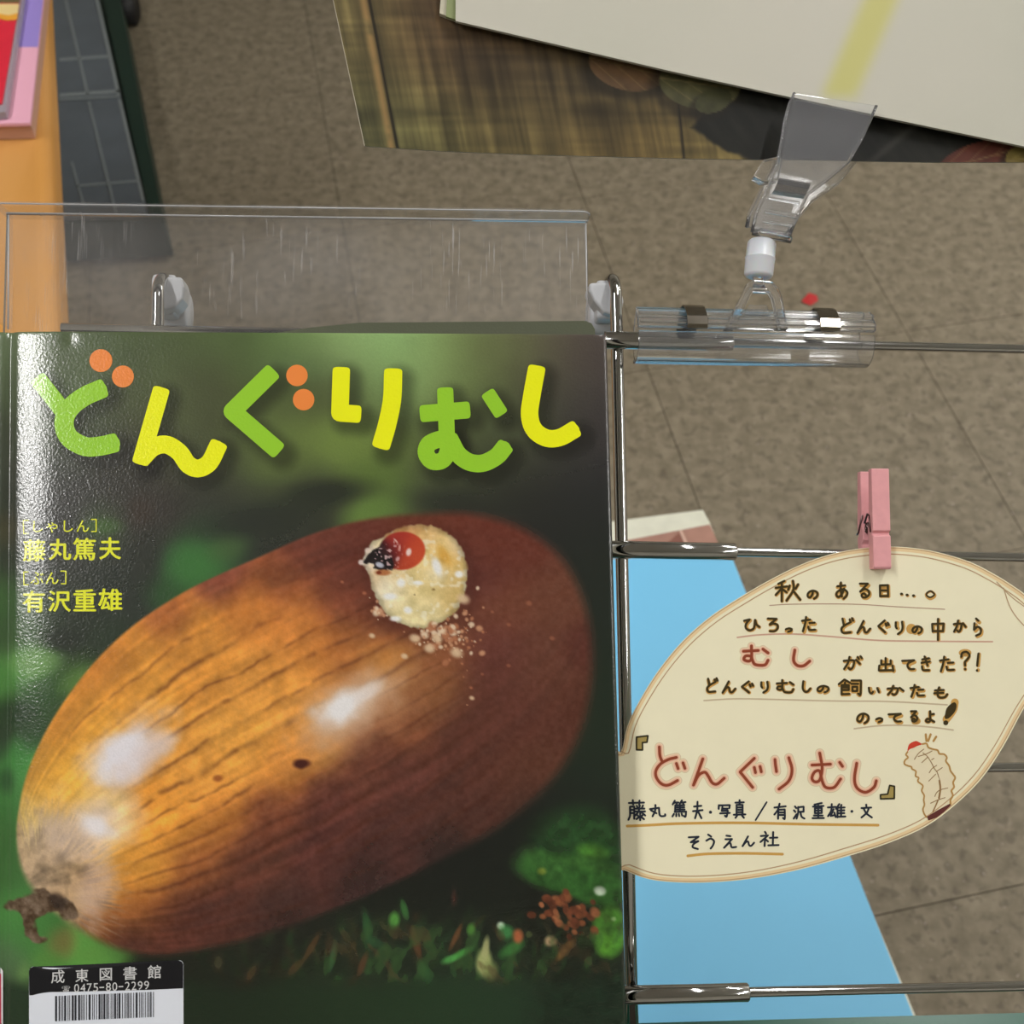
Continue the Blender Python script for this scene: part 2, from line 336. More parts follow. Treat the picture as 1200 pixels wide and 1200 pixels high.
def glyph(g, ch, box, put, bold=0.0, slope=0.0, mi=0):
    key = ch
    if key not in GC:
        c = bpy.data.curves.new('glyph', 'FONT'); c.body = ch; c.resolution_u = 3; o = bpy.data.objects.new('glyph', c)
        me = o.to_mesh(); GC[key] = (np.array([v.co[:2] for v in me.vertices]), [tuple(p.vertices) for p in me.polygons]); o.to_mesh_clear(); bpy.data.objects.remove(o); bpy.data.curves.remove(c)
    v, f = GC[key]; lo = v.min(0); hi = v.max(0); x0, y0, x1, y1 = box
    q = [(x0 + (p[0] - lo[0]) / (hi[0] - lo[0]) * (x1 - x0), y1 - (p[1] - lo[1]) / (hi[1] - lo[1]) * (y1 - y0)) for p in v]
    for dx, dy in (((0, 0),) if not bold else ((bold, 0), (-bold, 0), (0, bold * .7), (0, -bold * .7))): g.flat([(x + dx, y + (x - x0) * slope + dy) for x, y in q], f, put, mi)
    g.flush()

# ------------------------------------------------------------------ the display rack (chrome rods) and the green stand it rests on
def line_y(x, x0, y0, x1, y1): return y0 + (y1 - y0) * (x - x0) / (x1 - x0)
rack = thing('wire_rack', 'chrome wire display rack with thick sleeves at its joints behind the book', 'rack', R(743, 1298, -4 * MM))
for (bx, tx) in ((179, 185), (741, 722)):
    P0 = R(743 if bx > 600 else 170, 1300, -4 * MM); P1 = R(tx, 352, -4 * MM)
    c = P1 - AN * 11 * MM; d = unit(P1 - P0); pth = [P0, (P0 + P1) / 2, P1] + arc(c, AN, d, 11 * MM, 8, 90, 9)
    G().tube(pth, 2.45 * MM, 20).obj('upright_rod', M_CHROME, rack, smooth=True)
rods = [((720, 398.5), (1215, 409.5), 858), ((725, 644), (1215, 653.6), 862), ((730, 903), (1215, 899), 868), ((735, 1166), (1215, 1155), 877)]
for k, ((x0, y0), (x1, y1), xs) in enumerate(rods):
    A = R(x0, y0, 0.0); B = R(x1, y1, 0.0); A0 = A + (A - B) * 1.22
    G().tube([A0, A, B, B + (B - A) * 0.3], 1.85 * MM, 18).obj('cross_rod', M_CHROME, rack, smooth=True)
    S = R(xs, line_y(xs, x0, y0, x1, y1), 0.0); S0 = R(x0 - 12, line_y(x0 - 12, x0, y0, x1, y1), 0); d = unit(S - S0)
    G().tube([S0, S0 + d * 0.3 * MM, S - d * 0.5 * MM, S], [3.1 * MM, 3.4 * MM, 3.4 * MM, 3.0 * MM], 28).obj('sleeve', M_CHROME, rack, smooth=True, bevel=0.0)
# plastic caps where the uprights bend back
def cap(name_pts, low, dx):
    g = G(); P = [R(x, y, -9 * MM) for x, y in name_pts]; g.prism(P, -AN * 12 * MM)
    o = g.obj('end_cap', M_WHITE, rack, bevel=1.2 * MM, seg=3)
    (lx, ly, lw) = low; c = R(lx, ly, -30 * MM); G().tube([c - AU * lw, c - AU * (lw - 1 * MM), c + AU * (lw - 1 * MM), c + AU * lw], [7.2 * MM, 8 * MM, 8 * MM, 7.2 * MM], 28).obj('cap_barrel', M_WHITE, o, smooth=True)
    G().box(R((lx + dx), ly - 14, -24 * MM), AU, AV, AN, 4.6 * MM, 8 * MM, 10 * MM).obj('cap_neck', M_WHITE, o, bevel=1.5 * MM, seg=3)
cap([(177, 324), (213, 324), (216, 336), (214, 350), (206, 360), (192, 364), (177, 362)], (208, 366, 5 * MM), -10)
cap([(691, 331), (727, 330), (731, 352), (729, 372), (708, 366), (696, 352), (690, 340)], (702, 372, 5 * MM), 6)
# dark green stand below the rack
sb = R(741, 1300, -4 * MM); stand = thing('display_stand', 'dark green steel stand under the lower edge of the wire rack', 'stand', (sb[0] - 0.1, sb[1] - 0.02, 0.0))
yb = sb[1]; zb = sb[2]
eL = R(-60, 1277, 0) ; eR = R(1320, 1259, 0)
bar_d = unit(eR - eL)
G().box((eL + eR) / 2 - AV * 4 * MM - AN * 13 * MM, bar_d, AV, AN, np.linalg.norm(eR - eL) / 2, 6 * MM, 6.5 * MM).obj('rail', M_GREEN, stand, bevel=1.5 * MM)
pc_ = (eL + eR) / 2 - AV * 4 * MM - AN * 13 * MM; zb = pc_[2]
G().box([pc_[0], pc_[1] + .015, zb / 2 - 0.02], bar_d * [1, 1, 0] / np.linalg.norm(bar_d[:2]), np.cross(UZ, unit(bar_d * [1, 1, 0])), UZ, np.linalg.norm(eR - eL) / 2 - 0.01, 0.012, zb / 2 - 0.021).obj('back_panel', M_GREEN, stand)

# ------------------------------------------------------------------ acrylic book rest
H0 = 4.6 * MM; H1 = 6.6 * MM
ar = thing('book_rest', 'clear scratched acrylic book rest rising behind the picture book', 'book stand', R(350, 1234, H0))
bk = [(10, 252), (686, 261), (688, 300), (690, 1233), (-20, 1238)]
g = G().prism([R(x, y, H0) for x, y in bk], AN * 2 * MM); g.obj('back_plate', M_ACR, ar)
def lip(a, b, name, depth, rr=None):
    pa = R(*a, H0); pb = R(*b, H0); o = np.cross(unit(pb - pa), AN)
    e = G().prism([pa, pb, pb + AN * depth, pa + AN * depth] if not rr else [pa, pb] + [pb + AN * (depth - 4 * MM)] + [pb + AN * (depth - 4 * MM) - unit(pb - pa) * 4 * MM + (unit(pb - pa) * math.cos(t) + AN * math.sin(t)) * 4 * MM for t in np.linspace(0.2, 1.57, 6)] + [pa + AN * depth], o * 1.6 * MM)
    lo = e.obj(name, M_ACL, ar); return pa, pb, o
pa, pb, o_ = lip((10, 252), (686, 261), 'top_lip', 15 * MM, True)
lip((10, 386), (10, 252), 'side_lip', 14 * MM)
# bright polished edges of the lip
ge = G(); ge.tube([pa + AN * 15 * MM + o_ * 0.8 * MM, pb + AN * 15 * MM + o_ * 0.8 * MM - unit(pb - pa) * 4 * MM] + [pb + AN * 11 * MM - unit(pb - pa) * 4 * MM + o_ * 0.8 * MM + (unit(pb - pa) * math.cos(t) + AN * math.sin(t)) * 4 * MM for t in (1.2, .8, .4, 0)], 0.28 * MM, 8)
ge.tube([pa + AN * 2.2 * MM, pb + AN * 2.2 * MM], 0.35 * MM, 8); ge.tube([R(10, 252, H1), R(9.5, 386, H1)], 0.3 * MM, 8); ge.tube([R(686.5, 262, H1), R(688.5, 386, H1)], 0.28 * MM, 8)
ge.obj('polished_edge', M_ACRE, ar, smooth=True)
gl_ = G(); a = R(-20, 1236, H1); b = R(690, 1233, H1); gl_.prism([a, b, b + AN * 16 * MM, a + AN * 16 * MM], -AV * 2 * MM); gl_.obj('ledge', M_ACR, ar)

# ------------------------------------------------------------------ the picture book
HB0, HB1, HP1, HC = 7.0 * MM, 9.0 * MM, 15.0 * MM, 17.0 * MM
TL, TR, BR, BL = [R(x, y, HC) for x, y in ((-38, 387.5), (711, 392), (735.2, 1232), (-52, 1232))]
book = thing('picture_book', 'large picture book with an acorn and a white grub on its cover', 'book', R(350, 1232, HB0))
NX, NY = 640, 690
su = np.linspace(0, 1, NX); sv = np.linspace(0, 1, NY); SU, SV = np.meshgrid(su, sv)
P = TL * ((1 - SU) * (1 - SV))[..., None] + TR * (SU * (1 - SV))[..., None] + BR * (SU * SV)[..., None] + BL * ((1 - SU) * SV)[..., None]
q = P - CPOS; zz = q @ CF; X = 600 + FPX * (q @ CR) / zz; Y = 600 - FPX * (q @ CU) / zz

# the title letters, as centre lines with a width, in two inks
T1 = lambda L: [((x / 3.3333), (380 + y / 3.3333)) for x, y in L]; T2 = lambda L: [((360 + x / 3.158), (380 + y / 3.158)) for x, y in L]
TITLE = [('g', T1([(155, 222), (238, 328)]), 20), ('g', T1([(392, 254), (330, 282), (275, 325), (250, 380), (268, 440), (330, 477), (390, 476), (440, 465)]), 22.5),
         ('y', T1([(627, 266), (552, 528)]), 20), ('y', T1([(560, 518), (600, 480), (650, 470), (700, 500), (735, 548), (775, 563), (818, 540), (850, 478)]), 21),
         ('g', T1([(1056, 194), (908, 340), (908, 340), (1076, 485)]), 21),
         ('y', T2([(126, 178), (121, 328), (121, 328), (180, 332)]), 20.5), ('y', T2([(318, 184), (314, 280), (296, 370), (276, 440)]), 21.5),
         ('g', T2([(511, 252), (517, 420)]), 19), ('g', T2([(436, 330), (584, 318)]), 20),
         ('g', T2([(517, 420), (480, 428), (448, 445), (440, 478), (462, 507), (500, 504), (520, 470), (517, 420)]), 19.5),
         ('g', T2([(530, 430), (558, 480), (600, 510), (650, 514), (700, 490), (728, 458)]), 20.5), ('g', T2([(674, 263), (712, 322)]), 17),
         ('y', T2([(848, 172), (832, 260), (823, 335), (840, 390), (885, 421), (935, 419), (985, 392)]), 20.5)]
DOTS = [(118.2, 422.6, 13.4), (144, 441.2, 12.9), (348, 440, 12.6), (355.8, 468.3, 12.6)]
G_, K_ = (60, 90, 45), (38, 40, 38)
BG = [(20, 395, (95, 112, 80)), (80, 400, (88, 104, 70)), (150, 400, (76, 92, 56)), (250, 398, (74, 90, 50)), (320, 400, (80, 105, 54)), (350, 400, (104, 132, 76), 30), (400, 400, (124, 152, 92), 32), (455, 402, (120, 156, 96), 34), (500, 425, (118, 146, 84), 34), (440, 450, (98, 122, 66), 30), (560, 405, (102, 124, 68)),  # upper greens carry the film's pale ceiling haze
      (600, 410, (104, 106, 66)), (650, 405, (90, 80, 70)), (705, 420, (72, 62, 62)), (60, 480, (72, 86, 56)), (200, 480, (78, 86, 52)), (300, 500, (92, 110, 54)), (330, 535, (98, 118, 50)), (250, 500, (72, 80, 50)), (150, 555, (56, 56, 50), 30), (250, 570, (46, 46, 44), 35),
      (60, 590, (54, 50, 54), 40), (30, 540, (60, 66, 56)), (340, 590, (40, 44, 42), 35), (290, 610, (42, 46, 42), 35), (120, 618, (66, 90, 50), 18), (175, 600, (56, 50, 46), 28), (228, 664, (54, 116, 54), 24), (205, 690, (44, 84, 42), 20), (250, 640, (56, 100, 50), 22), (160, 660, (46, 52, 46), 28), (160, 700, (42, 50, 44), 25), (20, 655, (48, 56, 46)), (5, 620, (95, 76, 46), 12), (4, 700, (66, 118, 52), 18),
      (30, 735, (56, 88, 48), 25), (70, 745, (42, 52, 40), 20), (35, 775, (96, 152, 72), 16), (45, 772, (90, 140, 68), 14), (75, 748, (34, 44, 34), 20), (90, 790, (74, 116, 48), 16), (60, 810, (50, 84, 44), 20), (20, 845, (44, 72, 40), 20), (5, 800, (66, 122, 52), 16), (18, 890, (66, 140, 60), 16), (5, 870, (44, 54, 44), 14), (8, 930, (60, 120, 54), 20), (130, 740, (40, 52, 38), 25),
      (380, 470, (76, 84, 50)), (400, 522, (116, 142, 62), 28), (430, 560, (84, 104, 48), 28), (380, 575, (50, 54, 42), 22), (370, 600, (48, 52, 42), 22), (425, 600, (104, 132, 60), 20), (455, 590, (84, 112, 52), 18), (500, 550, (84, 98, 54)), (530, 590, (44, 46, 40), 28), (600, 495, (72, 84, 52)), (560, 470, (92, 106, 56)),
      (650, 500, (60, 58, 54)), (700, 500, (54, 50, 52)), (590, 575, (38, 40, 36)), (700, 590, (36, 38, 42)), (650, 620, (33, 35, 33)), (700, 700, (28, 38, 32)), (715, 800, (26, 40, 30)), (700, 850, (28, 44, 30)), (710, 640, (30, 38, 32)),
      (690, 900, (26, 40, 30), 30), (640, 950, (22, 28, 24)), (560, 1010, (20, 24, 22)), (460, 1050, (20, 23, 20)), (350, 1090, (24, 26, 22)), (260, 1130, (26, 28, 22)), (600, 1050, (20, 28, 22)), (650, 1100, (28, 30, 22)), (550, 1100, (24, 32, 24)), (450, 1110, (26, 38, 26)), (330, 1140, (30, 32, 24)),
      (15, 1080, (62, 124, 54), 18), (40, 1095, (60, 118, 50), 18), (5, 1130, (76, 112, 68), 20), (60, 1130, (72, 136, 54), 16), (110, 1118, (84, 148, 58), 16), (125, 1105, (70, 112, 46), 14), (70, 1108, (128, 102, 52), 10), (20, 1180, (56, 66, 48), 25), (30, 1150, (88, 130, 66), 12), (230, 1150, (26, 28, 20), 20),
      (250, 1185, (28, 42, 26)), (400, 1190, (32, 54, 34)), (550, 1190, (34, 62, 38)), (700, 1190, (30, 52, 36)), (400, 1150, (32, 46, 28)), (600, 1160, (30, 52, 34)), (700, 1150, (26, 38, 28)), (-40, 600, (60, 80, 50)), (-40, 1000, (60, 110, 50))]
C = rbf(X, Y, BG, 42)
lum = C.mean(-1, keepdims=True); C = C * .88 + lum * .12; C = C * (1 + .18 * sst(C[..., 1:2], 95, 130)) + 2  # film haze put into the print colour: greyer, with brighter greens
C += (fbm(X, Y, 60, 3, 3) - 0.5)[..., None] * np.array([16, 22, 12]) * sst(C[..., 1], 40, 90)[..., None]
# moss, leaves and crumbs along the bottom of the printed photograph
rs = np.random.RandomState(11)
def blob(cx, cy, rx, ry, a, c, soft=0.35, amt=1.0):
    global C
    m = (np.abs(X - cx) < max(rx, ry) * 2) & (np.abs(Y - cy) < max(rx, ry) * 2)
    if not m.any(): return
    e = ell(X[m], Y[m], cx, cy, rx, ry, a); f = (1 - sst(e, 1 - soft, 1 + soft)) * amt; C[m] = C[m] * (1 - f[:, None]) + np.asarray(c, float) * f[:, None]
for b in [(225, 662, 30, 24, 0, (62, 118, 58), .7, .8), (195, 700, 26, 18, 30, (46, 84, 44), .8, .6), (170, 655, 16, 40, 10, (44, 48, 42), .8, .7), (268, 640, 22, 14, -20, (74, 104, 58), .8, .6), (300, 610, 60, 16, -10, (38, 44, 38), .8, .7), (120, 617, 20, 9, 0, (72, 104, 54), .7, .7), (165, 600, 14, 18, 0, (64, 52, 44), .8, .5),
          (45, 775, 26, 15, -10, (112, 154, 88), .7, .85), (92, 800, 22, 14, -35, (92, 128, 62), .7, .75), (74, 750, 20, 12, 0, (34, 42, 34), .7, .85), (130, 745, 24, 16, -30, (42, 58, 42), .8, .6), (25, 735, 20, 10, 0, (66, 96, 56), .8, .6), (70, 830, 20, 10, -40, (60, 84, 50), .8, .6), (20, 835, 22, 12, 0, (42, 62, 42), .8, .7), (18, 890, 12, 22, 0, (70, 136, 66), .7, .8), (5, 915, 10, 14, 0, (40, 66, 42), .8, .6),
          (415, 520, 60, 26, 5, (112, 134, 64), .9, .7), (440, 560, 34, 22, 0, (92, 116, 54), .9, .6), (385, 578, 44, 14, -6, (38, 44, 36), .8, .85), (435, 600, 30, 14, -20, (98, 128, 60), .8, .7), (530, 592, 46, 16, 10, (36, 40, 36), .8, .6), (330, 545, 34, 16, -10, (96, 112, 60), .8, .6), (600, 500, 40, 22, 0, (72, 80, 56), .9, .4), (350, 430, 40, 14, 0, (96, 120, 76), .9, .4), (250, 470, 20, 40, 0, (70, 76, 50), .9, .5), (105, 1120, 16, 10, -10, (96, 148, 66), .7, .7), (55, 1125, 16, 9, 0, (88, 134, 60), .8, .6), (28, 1150, 8, 18, 0, (112, 150, 84), .8, .6)]: blob(*b)
for k in range(300):
    x = rs.uniform(225, 725); y = rs.normal(1118, 20) + (x < 400) * 14
    if y > 1165: continue
    c = [(50, 84, 48), (62, 112, 58), (86, 60, 38), (58, 62, 42), (40, 66, 44)][rs.randint(5)]
    blob(x, y, rs.uniform(2, 4), rs.uniform(5, 15), rs.uniform(-45, 45), np.array(c) * rs.uniform(0.55, 1.0) * (0.7 if x < 400 else 1), 0.9, rs.uniform(0.15, 0.5))
for b in [(672, 980, 46, 32, -10, (42, 84, 42), .5, .9), (705, 1000, 40, 34, 20, (46, 92, 44), .5, .8), (694, 998, 18, 9, 10, (88, 152, 52), .6, .8), (655, 1024, 52, 22, 14, (58, 112, 48), .3, .95), (700, 1040, 44, 22, 10, (56, 110, 46), .3, .95), (640, 1010, 30, 12, 25, (72, 130, 58), .5, .6), (690, 1012, 34, 8, 12, (72, 128, 52), .6, .6),
          (635, 1021, 5, 4, 0, (168, 186, 70), .6, .8), (703, 1044, 7, 5.5, 10, (196, 214, 190), .4, 1), (715, 1092, 22, 30, 0, (84, 148, 52), .25, 1), (708, 1105, 10, 16, 0, (104, 172, 54), .6, .6), (719, 1077, 3, 2.5, 0, (170, 210, 140), .5, .8), (462, 1078, 6, 9, 5, (96, 170, 72), .6, .9), (474, 1066, 4, 12, -15, (66, 122, 62), .6, .8), (488, 1105, 4, 18, -15, (96, 62, 40), .6, .9), (534, 1098, 3, 16, 25, (112, 76, 48), .6, .9), (552, 1090, 5, 7, 0, (88, 150, 62), .6, .8),
          (587, 1085, 4.5, 4.5, 0, (206, 226, 200), .5, 1), (593, 1092, 9, 8, 30, (72, 150, 82), .6, .8), (600, 1112, 16, 7, -30, (66, 132, 62), .6, .8), (567, 1128, 9, 16, 5, (172, 182, 116), .4, .95), (569, 1112, 4, 14, 8, (176, 178, 122), .5, .9), (575, 1138, 8, 11, 10, (132, 146, 86), .6, .8), (607, 1097, 6, 8, 0, (186, 104, 66), .5, .95), (645, 1103, 7, 6, 0, (206, 172, 132), .5, .95), (663, 1112, 5, 18, 40, (132, 94, 52), .6, .9),
          (540, 1118, 14, 4, -30, (80, 160, 72), .6, .9), (528, 1124, 10, 4, -20, (84, 164, 80), .6, .9), (498, 1140, 6, 14, -30, (56, 104, 58), .6, .7), (430, 1085, 5, 18, -10, (48, 92, 52), .6, .8), (440, 1105, 12, 6, 20, (52, 92, 58), .6, .6), (365, 1110, 4, 20, 30, (92, 66, 40), .6, .7), (390, 1120, 3, 18, 10, (70, 120, 82), .6, .6), (345, 1135, 5, 14, 40, (96, 72, 44), .6, .6), (295, 1140, 5, 12, 30, (84, 64, 40), .6, .6), (256, 1128, 6, 9, 0, (70, 66, 46), .6, .7), (425, 1130, 4, 14, 20, (104, 66, 44), .6, .7), (532, 1052, 3, 9, 0, (80, 48, 40), .7, .7), (620, 1095, 4, 4, 0, (90, 100, 60), .6, .7)]: blob(*b)
for k in range(46):
    x, y = rs.normal(0, 1, 2) * (17, 12) + (666, 1070); s = rs.uniform(3.5, 7); c = np.array([(158, 92, 58), (134, 74, 48), (182, 112, 74), (110, 60, 40)][rs.randint(4)]); blob(x, y, s, s * .8, rs.uniform(0, 90), c, .4, .95)
mb = sst(Y, 1062, 1100) * (1 - sst(Y, 1140, 1165)) * sst(X, 230, 430); mn = sst(fbm(X + Y * .3, Y * .55, 16, 87, 3), .5, .72); C = mixc(C, (58, 92, 48), mn * mb * .65); mn = sst(fbm(X - Y * .4, Y * .6, 12, 89, 3), .56, .74); C = mixc(C, (88, 70, 46), mn * mb * .5)
bot = sst(Y + fbm(X, Y, 40, 77) * 24, 1150, 1178); C = C * (1 - bot[..., None]) + rbf(X, Y, [(230, 1190, (24, 36, 24)), (400, 1190, (32, 52, 32)), (550, 1190, (36, 62, 38)), (700, 1190, (28, 50, 36)), (100, 1190, (40, 60, 40))], 90) * bot[..., None]
lf = sst(X, 600, 640) * sst(Y, 940, 960); C = C * (1 - lf * .16 + (fbm(X, Y, 10, 66, 3) - .5) * .55 * lf)[..., None]
# acorn
AC = [(20, 1000), (19, 962), (30, 910), (52, 860), (82, 812), (118, 768), (160, 730), (215, 694), (262, 671), (310, 650), (360, 628), (405, 614), (450, 606), (500, 602), (545, 601), (590, 610), (628, 628), (660, 656), (680, 692), (692, 735), (695, 780), (690, 825), (678, 865), (655, 905), (620, 942), (575, 975), (520, 1006), (460, 1036), (400, 1062), (340, 1085), (280, 1103), (225, 1114), (180, 1119), (140, 1112), (105, 1096), (72, 1074), (45, 1050), (28, 1026)]
sd = sd_poly(X, Y, crom(AC, 5, True)); soft = 2.0 + 9 * sst(X, 330, 680) + 5 * sst(Y - X * 0.15, 960, 1060)
AB = [(30, 960, (176, 138, 92), 22), (45, 900, (170, 112, 48), 22), (75, 840, (164, 96, 42), 22), (120, 780, (160, 92, 40), 24), (100, 860, (196, 132, 58), 26), (150, 810, (190, 122, 56), 28), (200, 720, (142, 76, 42), 16), (260, 680, (122, 62, 46), 18), (235, 760, (178, 110, 52), 30), (290, 720, (168, 96, 48), 22), (330, 680, (132, 70, 44), 20), (350, 740, (164, 94, 50), 30), (320, 800, (186, 118, 60), 34),
      (370, 640, (106, 54, 40), 22), (400, 700, (122, 62, 44), 22), (420, 650, (100, 48, 36), 22), (500, 615, (104, 50, 34), 22), (450, 730, (112, 58, 40), 20), (410, 760, (142, 82, 46), 22), (560, 625, (106, 50, 36), 24), (600, 650, (104, 50, 36), 24), (590, 710, (118, 66, 46), 22), (640, 700, (108, 62, 44), 22), (570, 680, (98, 48, 40), 16), (580, 760, (104, 54, 44), 24), (640, 780, (104, 60, 44), 26), (680, 760, (82, 40, 30), 14),
      (670, 830, (82, 44, 30), 22), (600, 830, (90, 48, 36), 30), (520, 760, (128, 74, 48), 22), (500, 800, (134, 82, 52), 26), (470, 850, (130, 74, 48), 20), (560, 880, (84, 46, 34), 28), (620, 900, (88, 50, 34), 24), (450, 770, (164, 104, 58), 22), (420, 900, (112, 62, 44), 22), (380, 880, (176, 112, 58), 18), (330, 900, (164, 98, 50), 24), (290, 870, (190, 124, 62), 26), (240, 910, (188, 120, 60), 26),
      (200, 960, (188, 116, 52), 26), (260, 960, (156, 90, 46), 22), (320, 950, (122, 66, 44), 20), (390, 940, (94, 50, 40), 24), (470, 930, (84, 46, 36), 28), (540, 950, (70, 40, 30), 24), (460, 985, (62, 36, 30), 22), (380, 1010, (74, 40, 32), 26), (300, 1010, (98, 54, 38), 24), (230, 1010, (134, 76, 42), 22), (165, 1010, (184, 118, 54), 20), (170, 1060, (142, 82, 40), 20), (130, 1080, (136, 80, 44), 16), (200, 1090, (84, 44, 32), 22),
      (260, 1070, (72, 40, 30), 22), (330, 1060, (54, 34, 28), 22), (420, 1035, (42, 28, 25), 20), (520, 990, (40, 28, 24), 18), (150, 1108, (70, 38, 28), 14), (120, 1040, (182, 122, 74), 14), (100, 1000, (200, 148, 100), 16), (50, 1020, (188, 150, 126), 18), (40, 980, (190, 158, 134), 14), (75, 990, (194, 150, 112), 14), (80, 1045, (176, 132, 96), 14), (120, 960, (206, 164, 126), 18), (60, 930, (196, 136, 62), 16), (95, 910, (198, 140, 66), 18), (620, 940, (62, 38, 28), 16)]
A_ = rbf(X, Y, AB, 26); gold = sst(A_[..., 0], 112, 165) * .96; A_ = A_ * (1 + gold[..., None] * np.array([.28, .36, .14])) + np.array([0, 2, 4]) + (1 - sst(A_[..., :1], 70, 110)) * np.array([12, 6, 6])
ax = np.array([.88, -.475]); pn = np.array([.475, .88]); cx, cy = 358, 862
tt = ((X - cx) * ax[0] + (Y - cy) * ax[1]) / 362.0; ss = ((X - cx) * pn[0] + (Y - cy) * pn[1]); ss = ss / (205 * np.sqrt(np.clip(1.02 - np.abs(tt) ** 2.3, 0.05, 1)))
tt2 = tt + ss * ss * 0.05
st1 = fbm(ss * 1000, tt2 * 60, 60, 21, 3); st2 = vnoise(ss * 1000, tt2 * 120, 24, 31); brk = fbm(X, Y, 14, 41, 3); brk2 = fbm(X, Y, 90, 45, 2)
rt = 1 - sst(tt, .1, .75); A_ *= (1 + (st1 - 0.5) * (0.10 + 0.26 * rt))[..., None]; A_ *= (1 + (st2 - 0.5) * 0.12 * rt)[..., None]; A_ *= (1 + (brk - 0.5) * 0.26 * rt)[..., None]
for sc_, w_, am in ((-.80, .012, .4), (-.66, .014, .5), (-.50, .010, .5), (-.38, .014, .55), (-.24, .012, .5), (-.10, .016, .6), (.02, .010, .5), (.13, .012, .5), (.24, .014, .45), (.36, .012, .45), (.47, .018, .6), (.60, .014, .6), (.72, .016, .5), (.84, .016, .5)):
    f = np.exp(-((ss - sc_ - (vnoise(tt * 300, X * 0, 40, int(abs(sc_) * 100)) - .5) * 0.05 - (vnoise(tt * 300, X * 0, 7, int(abs(sc_) * 70)) - .5) * .012) / w_) ** 2) * am * .85 * sst(fbm(X, Y, 12, 47, 2) * .5 + brk2 * .8, 0.45, 0.85) * sst(tt, -0.93, -0.6) * (1 - sst(tt, 0.3, 0.75)); A_ = mixc(A_, (80, 40, 26), f)
A_ += (fbm(X, Y, 5, 61, 2) - 0.5)[..., None] * 14
# shaggy pale base and the printed glints of the acorn
dt = np.hypot(X - 45, Y - 1045); pale = (1 - sst(dt + (vnoise(np.arctan2(Y - 1045, X - 45) * 600, dt, 14, 71) - .5) * 50, 55, 105)); A_ = mixc(A_, (196, 166, 146), pale * 0.55); A_ *= (1 - ((brk - .35) * .9 * pale)[..., None].clip(0, .4))
def glint(cx, cy, rx, ry, a, c, amt, s=0.8):
    global A_
    e = ell(X, Y, cx, cy, rx, ry, a) + (fbm(X, Y, 22, int(cx), 3) - .5) * 0.9; A_ = mixc(A_, c, (1 - sst(e, 1 - s, 1 + s)) * amt)
glint(150, 885, 56, 30, -38, (222, 196, 186), .8, .7); glint(143, 884, 34, 22, -42, (240, 236, 244), .95, .5); glint(178, 878, 34, 14, -36, (232, 216, 214), .7, .6); glint(152, 905, 18, 14, 0, (236, 226, 230), .6, .6)
glint(110, 968, 44, 28, -20, (228, 204, 190), .75, .7); glint(113, 969, 19, 12, 25, (246, 240, 244), .9, .6); glint(66, 968, 24, 30, 0, (206, 182, 166), .5, .8); glint(112, 1040, 18, 34, 10, (214, 184, 166), .6, .7)
glint(412, 835, 66, 38, -30, (196, 142, 100), .75, .8); glint(410, 828, 50, 27, -32, (220, 186, 158), .85, .7); glint(400, 830, 28, 14, -28, (246, 244, 246), .95, .7); glint(430, 812, 20, 7, -38, (240, 230, 226), .7, .7)
glint(352, 895, 11, 6, -10, (66, 26, 24), .95, .4); glint(255, 912, 6, 4, 0, (140, 70, 34), .7, .5)
C = C * (sst(sd, -soft, soft))[..., None] + A_ * (1 - sst(sd, -soft, soft))[..., None]
# stalk end at the lower left of the acorn
stx = [(62, 1048), (50, 1042), (38, 1048), (28, 1052), (12, 1055), (4, 1061), (10, 1068), (22, 1070), (28, 1082), (32, 1096), (42, 1103), (52, 1100), (44, 1092), (42, 1080), (50, 1072), (66, 1070), (86, 1078), (92, 1068), (80, 1056)]
sds = sd_poly(X, Y, crom(stx, 4, True)) + (fbm(X, Y, 9, 81, 2) - .5) * 9; tex = fbm(X, Y, 7, 83, 3)
C = mixc(C, (0, 0, 0), 0 * X); sc3 = (np.array([104, 84, 66]) + (tex - .5)[..., None] * 110); f = (1 - sst(sds, -2, 2)); C = C * (1 - f[..., None]) + sc3 * f[..., None]
glint2 = (1 - sst(ell(X, Y, 68, 1056, 12, 9, 40), .5, 1.4)); C = mixc(C, (44, 32, 26), glint2 * .75)
# grub
def band(c, f): 
    global C
    C = mixc(C, c, f)
lo_ = [(428, 648), (424, 660), (430, 668), (436, 690), (442, 702), (450, 716), (462, 727), (478, 733), (487, 736), (497, 737), (505, 732), (520, 728), (534, 716), (543, 700), (547, 680), (547, 662), (542, 645), (534, 632), (520, 622), (505, 616), (488, 615), (468, 618), (450, 628), (438, 634)]
sg = sd_poly(X, Y, crom(lo_, 4, True)) + (vnoise(X, Y, 4, 91) - .5) * 2.5
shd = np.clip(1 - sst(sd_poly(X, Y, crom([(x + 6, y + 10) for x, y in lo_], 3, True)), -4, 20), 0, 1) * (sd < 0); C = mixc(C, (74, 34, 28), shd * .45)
gb = rbf(X, Y, [(460, 700, (232, 216, 176), 14), (455, 690, (240, 234, 214), 10), (470, 712, (228, 214, 160), 12), (490, 690, (222, 200, 140), 14), (500, 720, (224, 208, 156), 12), (530, 700, (214, 186, 124), 12), (540, 675, (214, 184, 120), 9), (520, 640, (216, 188, 124), 10), (520, 655, (220, 172, 84), 9), (505, 625, (214, 176, 118), 9), (535, 640, (212, 188, 150), 8), (480, 618, (206, 158, 104), 6), (512, 668, (232, 222, 190), 8), (500, 660, (222, 196, 134), 8), (440, 680, (226, 200, 160), 8), (465, 675, (224, 196, 144), 8), (432, 662, (232, 214, 190), 5)], 10)
